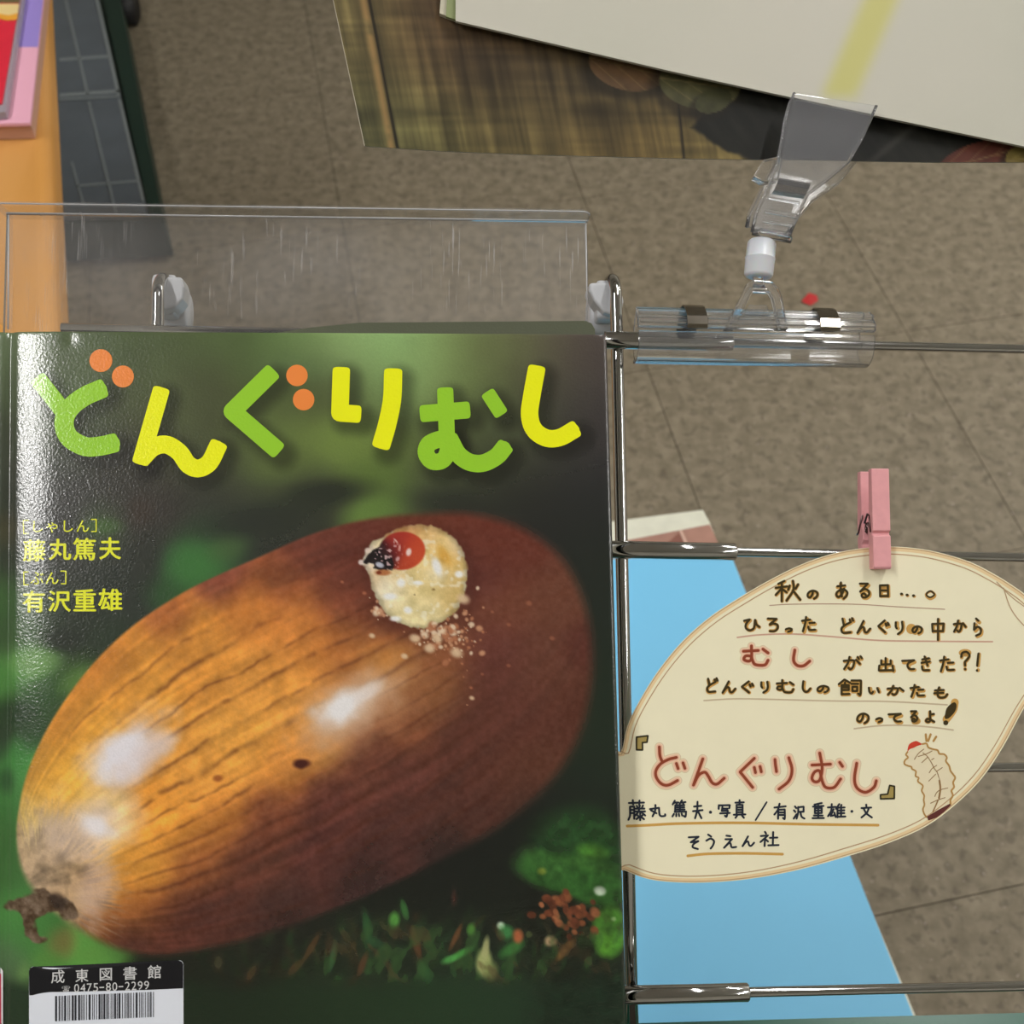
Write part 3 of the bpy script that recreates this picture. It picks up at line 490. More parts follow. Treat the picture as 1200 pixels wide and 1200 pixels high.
gb += (fbm(X, Y, 12, 95, 3) - .5)[..., None] * 60; spk = sst(fbm(X, Y, 8, 97, 2), .64, .80); gb = mixc(gb, (240, 236, 220), spk * .5)
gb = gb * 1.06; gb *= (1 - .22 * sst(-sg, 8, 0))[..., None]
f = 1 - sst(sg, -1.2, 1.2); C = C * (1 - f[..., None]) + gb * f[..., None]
for (x, y, rx, ry, a) in [(512, 664, 5, 11, -20), (538, 673, 5, 4, 0), (457, 699, 8, 4, 0), (470, 683, 5, 5, 0), (478, 715, 5, 4, 20), (490, 683, 6, 2.5, 5), (463, 725, 6, 3, 0)]: blob(x, y, rx, ry, a, (247, 246, 244), .5, .95)
blob(520, 650, 5, 12, -30, (220, 160, 60), .6, .6)
hd = ell(X, Y, 471, 645.5, 27.5, 22.5, -4); hc = rbf(X, Y, [(485, 640, (196, 72, 44), 10), (490, 655, (206, 84, 50), 10), (470, 630, (166, 50, 42), 8), (462, 645, (120, 34, 36), 7), (455, 655, (60, 24, 30), 6), (478, 662, (182, 66, 42), 8), (448, 650, (34, 22, 28), 7)], 10)
f = 1 - sst(hd, .94, 1.05); C = C * (1 - f[..., None]) + hc * f[..., None]
jaw = sd_poly(X, Y, [(424, 659), (430, 650), (438, 643), (445, 640), (446, 650), (456, 651), (461, 659), (460, 668), (448, 668), (436, 667), (438, 661), (430, 661)]) + (fbm(X, Y, 4, 99, 2) - .5) * 4
C = mixc(C, (30, 22, 26), 1 - sst(jaw, -1, 1)); f = (1 - sst(ell(X, Y, 462, 650, 26, 18, -20), .8, 1.1)) * sst(vnoise(X, Y, 2.4, 103), .74, .84) * sst(475 - X, -6, 20); C = mixc(C, (232, 196, 196), f * .8)
for (x, y, rx, ry, a, c) in [(479, 647, 3, 4.5, 15, (246, 226, 220)), (445, 662, 5, 3, 20, (206, 208, 222)), (449, 671, 9, 3.5, 0, (176, 104, 58)), (444, 671, 3, 2, 0, (120, 50, 30)), (423, 659, 3, 3, 0, (236, 220, 214)), (431, 645, 3.5, 3, 0, (230, 210, 196)), (464, 634, 4, 1, 50, (226, 180, 170)), (468, 642, 1.2, 4, 10, (226, 170, 160)), (466, 655, 2, 3, 30, (216, 170, 170)), (508, 691, 2, 1.2, 0, (140, 110, 60)), (486, 697, 1, 1, 0, (110, 84, 50))]: blob(x, y, rx, ry, a, c, .4, .9)
for k in range(210):   # frass
    t = rs.rand()
    if t < .7: x, y = rs.normal(0, 1, 2) * (17, 14) + (519, 742)
    elif t < .85: x, y = rs.normal(0, 1, 2) * (7, 6) + (446, 712)
    else: x, y = rs.normal(0, 1, 2) * (12, 26) + (548, 748)
    s = rs.exponential(1.0) + .5; s = min(s, 4)
    if sd_poly(np.array([x]), np.array([y]), lo_)[0] > 0: blob(x, y, s * 1.2, s, rs.uniform(0, 180), np.array([(232, 208, 178), (206, 152, 116), (182, 118, 84)][rs.randint(3)]), .5, .9)
for (x, y, s) in [(553, 818, 3), (535, 765, 7), (503, 760, 6), (512, 748, 6), (486, 748, 6), (474, 769, 4), (436, 745, 3.5), (427, 695, 2.5), (401, 682, 2), (543, 702, 7), (620, 707, 3.5), (552, 806, 2), (565, 790, 2), (596, 780, 2.5), (596, 732, 2.5), (647, 748, 3), (577, 717, 2)]: blob(x, y, s, s * .75, 20, (226, 196, 160) if s > 2.6 and x < 560 else (170, 104, 76), .6, .9 if x < 560 else .6)
# soft printed shadow beside the title letters
for (ink, L, wd) in TITLE:
    m = (np.abs(X - np.mean([p[0] for p in L])) < 90) & (Y < 640); d = d_poly(X[m] - 8, Y[m] - 8, [np.array(p) for p in crom(L, 3)]); C[m] *= (1 - .34 * (1 - sst(d, wd * .3, wd * .5 + 16)))[:, None]
C *= (1 + (np.random.RandomState(1).rand(*X.shape) - .5) * .04)[..., None]
C = np.clip(C, 4, 250)
col = np.ones((NY, NX, 4)); col[..., :3] = lin(C) * 0.92
# relief: hinge groove beside the spine, a dent or two along the top edge
U_ = X - (10 - (Y - 390) * 0.009); rel = -0.9 * np.exp(-(U_ / 5.0) ** 2) - 0.00045 * np.clip(60 - U_, 0, 60) ** 2 * .9 * (U_ > 0) - (U_ <= 0) * 1.46
rel = np.where(U_ <= 0, -0.9 * np.exp(-(U_ / 5.0) ** 2) - 1.46 - np.clip(-U_ - 25, 0, 40) ** 2 * 0.001, rel)
tp = np.clip(Y - 388, 0, 60); rel += -(0.5 * np.exp(-tp / 4.0)) - 0.25 * np.exp(-((X - 82) / 7) ** 2) * np.exp(-((tp - 8) / 9) ** 2) + (fbm(X, Y * 0 + tp, 40, 201, 2) - .5) * .5 * np.exp(-tp / 9.0)
er = np.clip(711 + (Y - 392) * 0.0288 - X, 0, 60); rel += -0.9 * np.exp(-er / 3.0)
Pz = P + AN * (rel * MM)[..., None]
vs = Pz.reshape(-1, 3); idx = np.arange(NX * NY).reshape(NY, NX)
fs = np.stack([idx[:-1, :-1], idx[1:, :-1], idx[1:, 1:], idx[:-1, 1:]], -1).reshape(-1, 4)
rim = np.concatenate([idx[0, :], idx[1:, -1], idx[-1, -2::-1], idx[-2:0:-1, 0]]); n0 = len(vs)
low = vs[rim] * 1.0; dn = (np.asarray(low) - RO) @ AN; low = low - AN[None, :] * (dn - HP1 + 1.3 * MM)[:, None]
allv = np.concatenate([vs, low]); nr = len(rim); i_ = np.arange(nr); j_ = (i_ + 1) % nr
skirt = np.stack([rim[i_], rim[j_], n0 + j_, n0 + i_], -1); cols = np.concatenate([col.reshape(-1, 4), col.reshape(-1, 4)[rim]])
M_COVER = printed('printed_cover_photo', None)
obj('front_cover', allv, [tuple(q) for q in np.concatenate([fs, skirt]).tolist()], M_COVER, book, smooth=True, cols=cols)
def slab(name, c4, h0, h1, mat, par, **k):
    g = G(); g.prism([R(x, y, HC) - AN * (HC - h0) for x, y in c4], AN * (h1 - h0)); return g.obj(name, mat, par, **k)
M_PAGE = plain('page_edges', (226, 220, 204), 0.8)
slab('page_block', [(-30, 394), (703, 398), (727, 1226), (-44, 1226)], HB1, HP1 - 1.35 * MM, M_PAGE, book)
slab('back_cover', [(-38, 391), (300, 387), (360, 378), (420, 372), (690, 370), (697, 373), (701, 380), (735, 1232), (-52, 1232)], HB0, HB1, printed('printed_back_cover', (88, 92, 76)), book)  # top edge raised to stand in for a green reflection above the book
slab('spine', [(-46, 388), (-38, 388), (-52, 1232), (-60, 1232)], HB0, HC - 2.2 * MM, printed('printed_spine', (60, 88, 48)), book)
INK = {}
def ink(rgb, filmed=False, **k):
    key = (rgb, filmed)
    if key not in INK: INK[key] = printed('ink_%d_%d_%d' % rgb, rgb, filmed=filmed, **k)
    return INK[key]
def cput(dh):
    def f(x, y):
        u = x - (10 - (y - 390) * 0.009); r = -0.00045 * max(60 - u, 0) ** 2 * .9 if u > 0 else -2
        return R(x, y, HC + (r + dh) * MM)
    return f
TM = [ink((150, 205, 48), True), ink((240, 243, 22), True), ink((238, 138, 66), True)]
for ids, dots in (((0, 1), (0, 1)), ((2, 3), ()), ((4,), (2, 3)), ((5, 6), ()), ((7, 8, 9, 10, 11), ()), ((12,), ())):
    gg = Ink(4); kk = 0 if TITLE[ids[0]][0] == 'g' else 1
    for q_ in ids: stroke(gg, TITLE[q_][1], TITLE[q_][2], cput(0.06), round_cap=False)
    lt = gg.obj('title_letter', TM[kk], book, label='large green title letter' if kk == 0 else 'large yellow title letter')
    for q_ in dots: gg = Ink(4); disc(gg, DOTS[q_][0], DOTS[q_][1], DOTS[q_][2], DOTS[q_][2], cput(0.09)); gg.obj('letter_dot', TM[2], lt, label='round orange dot')
M_YEL = ink((228, 232, 46), True)
gg = Ink(4); kx = lambda L: [((x / 7.5), 590 + y / 7.5) for x, y in L]
def bx(a, b, c, d): return (a / 7.5, 590 + b / 7.5, c / 7.5, 590 + d / 7.5)
for ch, b in [('し', bx(292, 155, 375, 252)), ('ゃ', bx(410, 165, 505, 255)), ('し', bx(560, 150, 640, 250)), ('ん', bx(675, 148, 782, 250)), ('ぶ', bx(268, 602, 382, 710)), ('ん', bx(402, 605, 515, 708))]: glyph(gg, ch, b, cput(.07), 0.12)
for L in ([(248, 148), (205, 150), (205, 150), (208, 266), (208, 266), (248, 265)], [(805, 140), (845, 140), (845, 140), (845, 246), (845, 246), (805, 246)], [(245, 602), (208, 603), (208, 603), (210, 716), (210, 716), (247, 714)], [(535, 595), (578, 595), (578, 595), (578, 706), (578, 706), (538, 706)]): stroke(gg, kx(L), 1.3, cput(.07))
for ch, b in [('藤', bx(205, 318, 398, 508)), ('丸', bx(432, 312, 622, 496)), ('篤', bx(645, 305, 838, 497)), ('夫', bx(875, 300, 1060, 490)), ('有', bx(202, 768, 392, 955)), ('沢', bx(425, 768, 618, 950)), ('重', bx(648, 755, 840, 945)), ('雄', bx(865, 750, 1070, 940))]: glyph(gg, ch, b, cput(.07), 0.62)
gg.obj('author_print', M_YEL, book, label='small yellow author lettering')
# library label sticker
sl = -0.043
def lput(dh):
    return lambda x, y: R(x, y + 0, HC + dh * MM - 0.000405 * max(60 - (x - (10 - (y - 390) * 0.009)), 0) ** 2 * MM)
def rrect(x0, y0, x1, y1, r, s=sl, corners='tltrbrbl', xs=-0.0):
    out = []
    for (cx_, cy_, a0, nm) in ((x1 - r, y0 + r, -90, 'tr'), (x1 - r, y1 - r, 0, 'br'), (x0 + r, y1 - r, 90, 'bl'), (x0 + r, y0 + r, 180, 'tl')):
        for t in np.linspace(a0, a0 + 90, 5):
            x = cx_ + r * math.cos(math.radians(t)); y = cy_ + r * math.sin(math.radians(t)); out.append((x, y + (x - x0) * s))
    return out
g = Ink(3); poly(g, rrect(34, 1133, 215, 1226, 5), lput(.12)); st = g.obj('library_label', plain('sticker_white', (222, 226, 236), .35), book, label='white library sticker with barcode')
g = Ink(4); hp = [(34.3, 1166.5), (34, 1138), (35, 1134.6), (39, 1132.8), (209, 1125.4), (213, 1127), (214.6, 1130), (214.6, 1158.2)]
poly(g, hp, lput(.2)); g.obj('label_header', plain('sticker_black', (22, 22, 26), .3), st)
g = Ink(4)
for ch, b in [('成', (60, 1137, 75.5, 1152.5)), ('東', (88.5, 1136, 103.5, 1151)), ('図', (117, 1135, 131, 1149.5)), ('書', (144.5, 1133, 160, 1148.5)), ('館', (173, 1131.5, 188.5, 1147))]: glyph(g, ch, b, lput(.24), 0.15, slope=sl)
glyph(g, '☎', (72.5, 1155.5, 82, 1162), lput(.24), 0.0, slope=sl)
xx = 86.5
for ch in '0475-80-2299':
    wd = 6.6 if ch != '-' else 6.0; y0 = 1153.2 + (xx - 86.5) * sl
    if ch == '-': poly(g, [(xx + .3, y0 + 4.6), (xx + wd - .3, y0 + 4.4), (xx + wd - .3, y0 + 5.8), (xx + .3, y0 + 6.0)], lput(.24))
    else: glyph(g, ch, (xx + .4, y0, xx + wd - .4, y0 + 10), lput(.24), 0.0, slope=sl)
    xx += 7.45
g.obj('label_lettering', plain('sticker_print_white', (205, 205, 205), .4), st)
g = Ink(4); x = 64.5; rb = random.Random(9); k = 0
while x < 181:
    wd = rb.choice([.9, .9, 1.5, 2.4]); y0 = 1168.6 + (x - 34) * sl
    poly(g, [(x, y0), (x + wd, y0 + wd * sl), (x + wd, y0 + 29.5), (x, y0 + 29.5)], lput(.2)); x += wd + rb.choice([.9, 1.1, 1.8])
g.obj('barcode', plain('sticker_print_black', (36, 38, 46), .4), st)
g = G(); g.prism([R(x, y, HC - 1.9 * MM) for x, y in [(-30, 1135), (1, 1134), (3.5, 1138), (3.5, 1226), (-30, 1226)]], AN * .12 * MM); s2 = g.obj('spine_label', plain('spine_sticker', (226, 224, 226), .35), book, label='white spine sticker with red edge')
g = Ink(); poly(g, [(-28, 1141), (1.2, 1141), (1.6, 1226), (-28, 1226)], lambda x, y: R(x, y, HC - 1.7 * MM)); g.obj('label_band', plain('spine_sticker_red', (186, 60, 84), .35), s2)

# ------------------------------------------------------------------ handwriting: strokes in a 100 x 100 box
KA = [[(8, 32), (55, 28), (62, 40), (55, 75), (42, 90), (32, 80)], [(38, 5), (30, 45), (10, 88)], [(72, 25), (92, 52)]]
H = {'の': [[(52, 22), (48, 50), (30, 80), (12, 70), (12, 45), (30, 22), (58, 15), (85, 30), (90, 55), (80, 78), (62, 92)]],
     'あ': [[(20, 25), (75, 20)], [(45, 3), (44, 45), (52, 85)], [(68, 38), (55, 65), (30, 88), (13, 75), (20, 58), (45, 45), (70, 45), (90, 60), (85, 80), (65, 97)]],
     'る': [[(20, 8), (78, 8), (78, 8), (22, 58), (22, 58), (55, 42), (84, 55), (86, 78), (62, 95), (38, 92), (34, 78), (50, 70), (64, 82)]],
     'ひ': [[(8, 24), (40, 15), (40, 15), (20, 45), (18, 75), (40, 92), (65, 75), (72, 18), (72, 18), (80, 50), (97, 68)]],
     'ろ': [[(15, 8), (78, 10), (78, 10), (30, 48), (55, 42), (84, 52), (86, 75), (65, 94), (30, 95)]],
     'っ': [[(6, 40), (50, 18), (90, 35), (82, 72), (40, 95)]],
     'た': [[(8, 28), (62, 20)], [(35, 3), (30, 40), (14, 96)], [(58, 42), (92, 40)], [(50, 66), (58, 86), (96, 86)]],
     'ど': [[(22, 5), (32, 44)], [(72, 30), (40, 45), (16, 66), (26, 92), (78, 90)], [(72, 10), (80, 26)], [(88, 2), (96, 18)]],
     'ん': [[(50, 4), (8, 94), (8, 94), (32, 58), (50, 52), (58, 84), (74, 90), (96, 62)]],
     'ぐ': [[(62, 4), (12, 48), (12, 48), (64, 96)], [(68, 28), (76, 46)], [(86, 22), (94, 40)]],
     'り': [[(12, 8), (12, 40), (22, 54)], [(78, 4), (84, 45), (72, 75), (34, 97)]],
     'か': KA, 'が': KA + [[(80, 5), (87, 19)], [(95, 0), (102, 14)]],
     'ら': [[(38, 2), (62, 14)], [(22, 28), (18, 64), (18, 64), (52, 48), (86, 60), (80, 85), (38, 97)]],
     'む': [[(6, 28), (58, 24)], [(34, 3), (34, 60), (24, 74), (8, 66), (14, 50), (32, 52), (38, 72), (48, 90), (80, 92), (92, 70)], [(74, 18), (92, 36)]],
     'し': [[(22, 3), (16, 60), (34, 90), (66, 92), (96, 66)]], 'て': [[(5, 16), (92, 10), (92, 10), (52, 36), (44, 66), (62, 92), (92, 92)]],
     'き': [[(18, 22), (82, 14)], [(12, 44), (88, 36)], [(40, 2), (68, 62)], [(16, 68), (26, 92), (82, 94)]],
     'い': [[(8, 10), (14, 68), (30, 90), (44, 66)], [(82, 14), (96, 70)]],
     'も': [[(38, 2), (28, 60), (40, 94), (74, 92), (90, 66)], [(12, 30), (66, 26)], [(8, 56), (64, 52)]],
     'よ': [[(52, 3), (52, 76), (34, 94), (10, 84), (24, 68), (52, 72), (94, 92)], [(52, 32), (90, 26)]],
     'そ': [[(6, 10), (92, 6), (92, 6), (24, 46), (24, 46), (90, 38), (90, 38), (50, 58), (42, 82), (86, 95)]],
     'う': [[(28, 2), (62, 16)], [(8, 44), (55, 30), (94, 46), (84, 74), (56, 98)]],
     'え': [[(24, 4), (54, 8)], [(16, 32), (66, 30), (66, 30), (6, 96), (6, 96), (44, 60), (56, 66), (64, 92), (98, 90)]],
     '?': [[(12, 28), (20, 8), (60, 2), (86, 20), (66, 42), (46, 55), (46, 74)], [(46, 93), (48, 95)]], '!': [[(70, 2), (45, 68)], [(40, 93), (42, 95)]],
     '秋': [[(38, 5), (15, 18)], [(5, 36), (48, 30)], [(28, 12), (28, 97)], [(28, 38), (5, 68)], [(28, 40), (46, 56)], [(58, 26), (52, 45)], [(90, 20), (80, 40)], [(70, 4), (72, 45), (46, 94)], [(70, 48), (98, 90)]],
     '日': [[(16, 12), (18, 92)], [(16, 10), (82, 8), (82, 8), (84, 92)], [(18, 48), (82, 48)], [(18, 90), (84, 90)]],
     '中': [[(6, 26), (10, 60)], [(6, 26), (92, 24), (92, 24), (88, 58)], [(10, 58), (88, 58)], [(50, 3), (50, 98)]],
     '出': [[(48, 4), (48, 90)], [(22, 20), (22, 50), (22, 50), (78, 48)], [(78, 20), (78, 48)], [(10, 58), (8, 92), (8, 92), (96, 90)], [(90, 58), (94, 96)]],
     '飼': [[(26, 2), (2, 30)], [(26, 2), (50, 22)], [(28, 20), (28, 32)], [(14, 36), (14, 92)], [(14, 36), (44, 36), (44, 36), (44, 66)], [(14, 50), (44, 50)], [(14, 66), (44, 66)], [(14, 92), (46, 90)], [(56, 8), (96, 8), (96, 8), (94, 92), (84, 88)], [(56, 28), (84, 28)], [(60, 46), (60, 72)], [(60, 46), (80, 46), (80, 46), (80, 72)], [(60, 72), (80, 72)]],
     '藤': [[(5, 14), (92, 12)], [(28, 0), (30, 22)], [(66, 2), (64, 24)], [(12, 32), (12, 75), (3, 97)], [(12, 32), (36, 32), (36, 32), (36, 92)], [(12, 48), (36, 48)], [(12, 64), (36, 64)], [(50, 28), (56, 38)], [(86, 26), (80, 38)], [(44, 42), (94, 42)], [(42, 56), (98, 56)], [(68, 26), (60, 56), (42, 76)], [(72, 56), (99, 76)], [(70, 62), (70, 99)], [(52, 72), (60, 80)], [(88, 70), (78, 80)], [(48, 94), (64, 84)], [(92, 94), (76, 84)]],
     '丸': [[(4, 36), (60, 26), (60, 26), (64, 80), (76, 94), (98, 90), (98, 78)], [(38, 3), (36, 50), (20, 95)], [(10, 46), (44, 70)]],
     '篤': [[(18, 2), (4, 24)], [(14, 14), (42, 12)], [(28, 12), (32, 22)], [(66, 0), (50, 22)], [(58, 14), (90, 10)], [(72, 12), (76, 22)], [(22, 28), (20, 68)], [(22, 30), (82, 28)], [(52, 28), (52, 66)], [(22, 42), (82, 41)], [(22, 55), (84, 54)], [(18, 68), (94, 66), (94, 66), (90, 96), (78, 92)], [(12, 80), (2, 95)], [(28, 80), (28, 94)], [(45, 80), (48, 93)], [(64, 78), (68, 90)]],
     '夫': [[(14, 30), (84, 26)], [(4, 56), (96, 50)], [(48, 3), (44, 52), (24, 96)], [(50, 54), (86, 96)]],
     '写': [[(6, 6), (4, 36)], [(6, 8), (96, 6), (96, 6), (92, 30)], [(35, 20), (30, 52)], [(34, 34), (78, 34)], [(30, 52), (80, 50), (80, 50), (70, 96), (56, 90)], [(16, 72), (96, 68)]],
     '真': [[(15, 14), (85, 12)], [(50, 0), (50, 25)], [(25, 26), (25, 76)], [(25, 26), (75, 26), (75, 26), (75, 76)], [(25, 40), (75, 40)], [(25, 53), (75, 53)], [(25, 66), (75, 66)], [(2, 80), (98, 78)], [(32, 82), (16, 97)], [(68, 82), (86, 97)]],
     '有': [[(4, 26), (96, 18)], [(46, 2), (32, 40), (4, 70)], [(36, 40), (34, 97)], [(36, 40), (88, 38), (88, 38), (88, 96), (74, 92)], [(36, 57), (86, 57)], [(36, 73), (86, 73)]],
     '沢': [[(14, 8), (26, 20)], [(5, 35), (18, 47)], [(3, 92), (28, 62)], [(42, 12), (42, 50), (28, 92)], [(42, 14), (90, 10), (90, 10), (90, 45)], [(42, 46), (90, 44)], [(62, 46), (72, 78), (98, 92)]],
     '重': [[(80, 4), (18, 14)], [(5, 26), (95, 22)], [(22, 36), (22, 66)], [(22, 36), (80, 34), (80, 34), (80, 65)], [(22, 50), (80, 49)], [(22, 66), (80, 65)], [(50, 8), (50, 95)], [(14, 80), (88, 80)], [(2, 96), (98, 95)]],
     '雄': [[(2, 26), (46, 22)], [(24, 2), (20, 50), (3, 88)], [(34, 38), (18, 86), (18, 86), (42, 80)], [(38, 62), (46, 94)], [(66, 2), (48, 36)], [(56, 26), (56, 96)], [(78, 8), (74, 25)], [(56, 28), (96, 26)], [(56, 48), (94, 46)], [(56, 68), (94, 66)], [(56, 92), (100, 90)], [(76, 28), (76, 90)]],
     '文': [[(48, 0), (50, 20)], [(6, 26), (92, 22)], [(72, 24), (52, 62), (6, 97)], [(26, 30), (50, 66), (98, 97)]],
     '社': [[(26, 2), (32, 14)], [(4, 30), (42, 26), (42, 26), (2, 70)], [(26, 52), (24, 97)], [(30, 52), (42, 66)], [(70, 4), (68, 90)], [(52, 42), (92, 40)], [(44, 92), (99, 90)]]}
HCARD = 4.3 * MM
card = thing('acorn_card', 'cream acorn-shaped card with handwritten text, hanging from the pink peg', 'card', R(960, 1020, 3.9 * MM))
outl = [(712, 890), (727, 884), (735, 851), (750, 820), (772, 785), (800, 751), (833, 722), (870, 698), (905, 678), (940, 661), (975, 649), (1010, 642.5), (1045, 640.5), (1080, 643.5), (1110, 650), (1140, 660), (1165, 673), (1183, 684), (1205, 700), (1225, 722), (1240, 748), (1238, 775), (1215, 805), (1198, 832), (1175, 875), (1150, 912), (1120, 942), (1085, 968), (1040, 988), (990, 1004), (940, 1018), (890, 1028), (845, 1033), (800, 1034), (760, 1030), (730, 1019), (712, 1012)]
oc = crom(outl, 4, True)
g = G(); g.prism([R(x, y, HCARD - .4 * MM) for x, y in oc], AN * .4 * MM)
M_CARD = plain('cream_card', (238, 231, 200), .75, noise=(90, .012)); g.obj('card_sheet', M_CARD, card)
put0 = lambda dh: (lambda x, y: R(x, y, HCARD + dh * MM))
# soft coloured border and brown pencil line inside the edge
e = [np.array(p) for p in oc]; cen = np.array([960, 850.0])
def inset(p, d): v = cen - p; v = v / np.linalg.norm(v) ; return p + v * d
for (nm, d, wd, rgb, h) in (('border_wash', 3.2, 4.6, (232, 206, 160), .03), ('pencil_border', 9.5, 1.3, (190, 158, 118), .05), ('pencil_border', 1.6, 1.2, (196, 164, 124), .05)):
    g = Ink(); Q = [inset(p, d) for p in e]; Q = Q[2:]; Q = Q[:-3]
    Q = [q for q in Q if not (q[0] < 731 and 895 < q[1] < 1016)]; stroke(g, Q, wd, put0(h), raw=True); g.obj(nm, ink(rgb), card)
g = Ink(); stroke(g, [(1176, 689), (1184, 712), (1197, 730), (1215, 745)], 1.3, put0(.05)); stroke(g, [(1168, 682), (1186, 700), (1208, 716)], 1.2, put0(.05)); g.obj('cap_line', ink((186, 156, 120)), card)
rj = random.Random(4)
def write(items, wd, rgb, name, h, dx=0, dy=0, jit=0.0, hand=True):
    g = Ink()
    for ch, (x0, y0, x1, y1) in items:
        jx = rj.uniform(-jit, jit); jy = rj.uniform(-jit, jit)
        for S in H[ch]:
            stroke(g, [(x0 + wd * .4 + a / 100 * (x1 - x0 - wd * .8) + dx + jx, y0 + wd * .4 + b / 100 * (y1 - y0 - wd * .8) + dy + jy) for a, b in S], wd, put0(h))
        g.flush()
    return g
TXT = [('秋', (907, 679, 939, 706)), ('の', (944.5, 690, 960, 703)), ('あ', (977.5, 681.5, 995, 702.6)), ('る', (1004, 682, 1021, 701.5)), ('日', (1028.5, 684, 1043.5, 700.6)),
       ('ひ', (870, 723, 891, 740.5)), ('ろ', (897, 723, 914, 741)), ('っ', (920, 735, 929, 741)), ('た', (938, 722, 956.5, 741)), ('ど', (983, 723.5, 1001, 743.5)), ('ん', (1003, 726.5, 1021, 743)), ('ぐ', (1027, 726, 1043, 742)), ('り', (1048, 727.5, 1060, 744)), ('の', (1067.5, 732, 1082, 743.5)), ('中', (1091, 724, 1107.5, 751)), ('か', (1116, 726, 1133.5, 742.5)), ('ら', (1139, 724, 1151.5, 746)),
       ('が', (986.5, 768.5, 1010, 786.5)), ('出', (1028, 770, 1048.5, 787.5)), ('て', (1056, 772, 1073, 785.5)), ('き', (1078, 768.5, 1091.5, 787)), ('た', (1099.5, 768.5, 1119, 788)), ('?', (1124.5, 763, 1138.5, 786)), ('!', (1142, 765, 1149, 787.5)),
       ('ど', (826, 794, 842, 812.5)), ('ん', (845, 797.5, 863, 813)), ('ぐ', (867, 797.5, 884, 812.5)), ('り', (890.5, 798, 902, 812.5)), ('む', (908.5, 796, 932, 813)), ('し', (938.5, 797.5, 950.5, 812)), ('の', (956, 802, 973, 812.5)), ('飼', (982, 795.5, 1010.5, 815.6)), ('い', (1016.7, 804.7, 1031, 814)), ('か', (1038, 802.5, 1061, 816)), ('た', (1065, 801.7, 1084, 817.5)), ('も', (1093, 804.7, 1112.5, 818.5)),
       ('の', (1002.5, 833.7, 1020, 849)), ('っ', (1026, 840, 1035, 847)), ('て', (1040, 835, 1057.5, 846.7)), ('る', (1065, 832, 1076.5, 846.7)), ('よ', (1083.5, 832.5, 1096, 847.5))]
g = write([(c, (b[0] - .6, b[1] - .6, b[2] + .6, b[3] + .6)) for c, b in TXT], 4.3, None, '', .07, 0.6, 1.0, .9)
for p in ((1057, 697), (1063.6, 698.2), (1071.4, 699)): disc(g, p[0], p[1], 2.1, 1.7, put0(.07), 10)
stroke(g, crom([(1085, 697), (1091, 693), (1096, 698), (1090, 702)], 5, True), 3, put0(.07), raw=True)
stroke(g, [(1119, 823), (1117, 832), (1109, 843)], 9, put0(.07)); disc(g, 1068, 737, 6, 6, put0(.06)); disc(g, 1131, 765, 7.5, 4.5, put0(.06)); disc(g, 1074, 845, 5, 4, put0(.06)); disc(g, 1036, 690, 5, 3.6, put0(.06))
g.obj('ochre_shading', ink((204, 158, 84)), card)
g = write([(c, (b[0] - .6, b[1] - .6, b[2] + .6, b[3] + .6)) for c, b in TXT], 2.75, None, '', .11)
for p in ((1056.5, 696), (1063, 697.2), (1070.5, 698)): disc(g, p[0], p[1], 1.9, 1.6, put0(.11), 10)
stroke(g, crom([(1085.5, 696.6), (1090, 692.6), (1095, 696.6), (1090, 700)], 5, True), 2.1, put0(.11), raw=True)
poly(g, crom([(1117.5, 823), (1121, 826), (1119, 834), (1112, 841.5), (1107.5, 842), (1107.5, 837), (1110, 829)], 4, True), put0(.12)); disc(g, 1108.4, 847, 3, 2.9, put0(.12), 14)
g.obj('brown_handwriting', ink((62, 50, 20)), card)
RED = [('む', (868, 755, 904, 782.5)), ('し', (925, 760, 951, 783))]
q3 = lambda L: [(730 + x / 7.5, 850 + y / 7.5) for x, y in L]; q4 = lambda L: [(880 + x / 4.615, 850 + y / 4.615) for x, y in L]
BIG = [q3([(320, 190), (325, 265), (345, 320)]), q3([(470, 282), (400, 300), (330, 340), (290, 400), (295, 460), (340, 515), (400, 525), (480, 485)]), q3([(470, 335), (485, 380)]), q3([(528, 330), (545, 378)]), q3([(702, 295), (620, 525), (620, 525), (665, 440), (720, 412), (752, 450), (785, 505), (830, 515), (890, 465)]),
       q3([(1155, 290), (1030, 410), (1030, 410), (1140, 545)]), q3([(1155, 370), (1165, 415)]), q3([(1205, 362), (1216, 408)]), q4([(130, 185), (133, 215), (138, 250)]), q4([(205, 175), (222, 240), (205, 300), (152, 345)]), q4([(330, 215), (430, 210)]), q4([(372, 150), (385, 230), (372, 295), (345, 305), (330, 285), (345, 252), (372, 248), (385, 300), (405, 335), (450, 335), (485, 290)]), q4([(480, 200), (495, 222)]), q4([(572, 205), (560, 290), (575, 340), (620, 362), (665, 335), (678, 300)])]
for nm, wd, rgb, h in (('pink_outline', 11.0, (216, 198, 164), .04), ('pink_halo', 9.4, (236, 208, 176), .06), ('pink_shading', 6.4, (232, 182, 154), .08), ('red_handwriting', 3.4, (142, 66, 42), .12)):
    for ch, (x0, y0, x1, y1) in RED:
        g = Ink()
        for S in H[ch]: stroke(g, [(x0 + 1.2 + a / 100 * (x1 - x0 - 2.4), y0 + 1.2 + b / 100 * (y1 - y0 - 2.4)) for a, b in S], wd * (.86 if wd > 4 else 1), put0(h))
        g.obj(nm, ink(rgb), card)
    for ids in ((0, 1, 2, 3), (4,), (5, 6, 7), (8, 9), (10, 11, 12), (13,)):
        g = Ink()
        for q_ in ids: stroke(g, BIG[q_], wd, put0(h))
        g.obj(nm, ink(rgb), card)
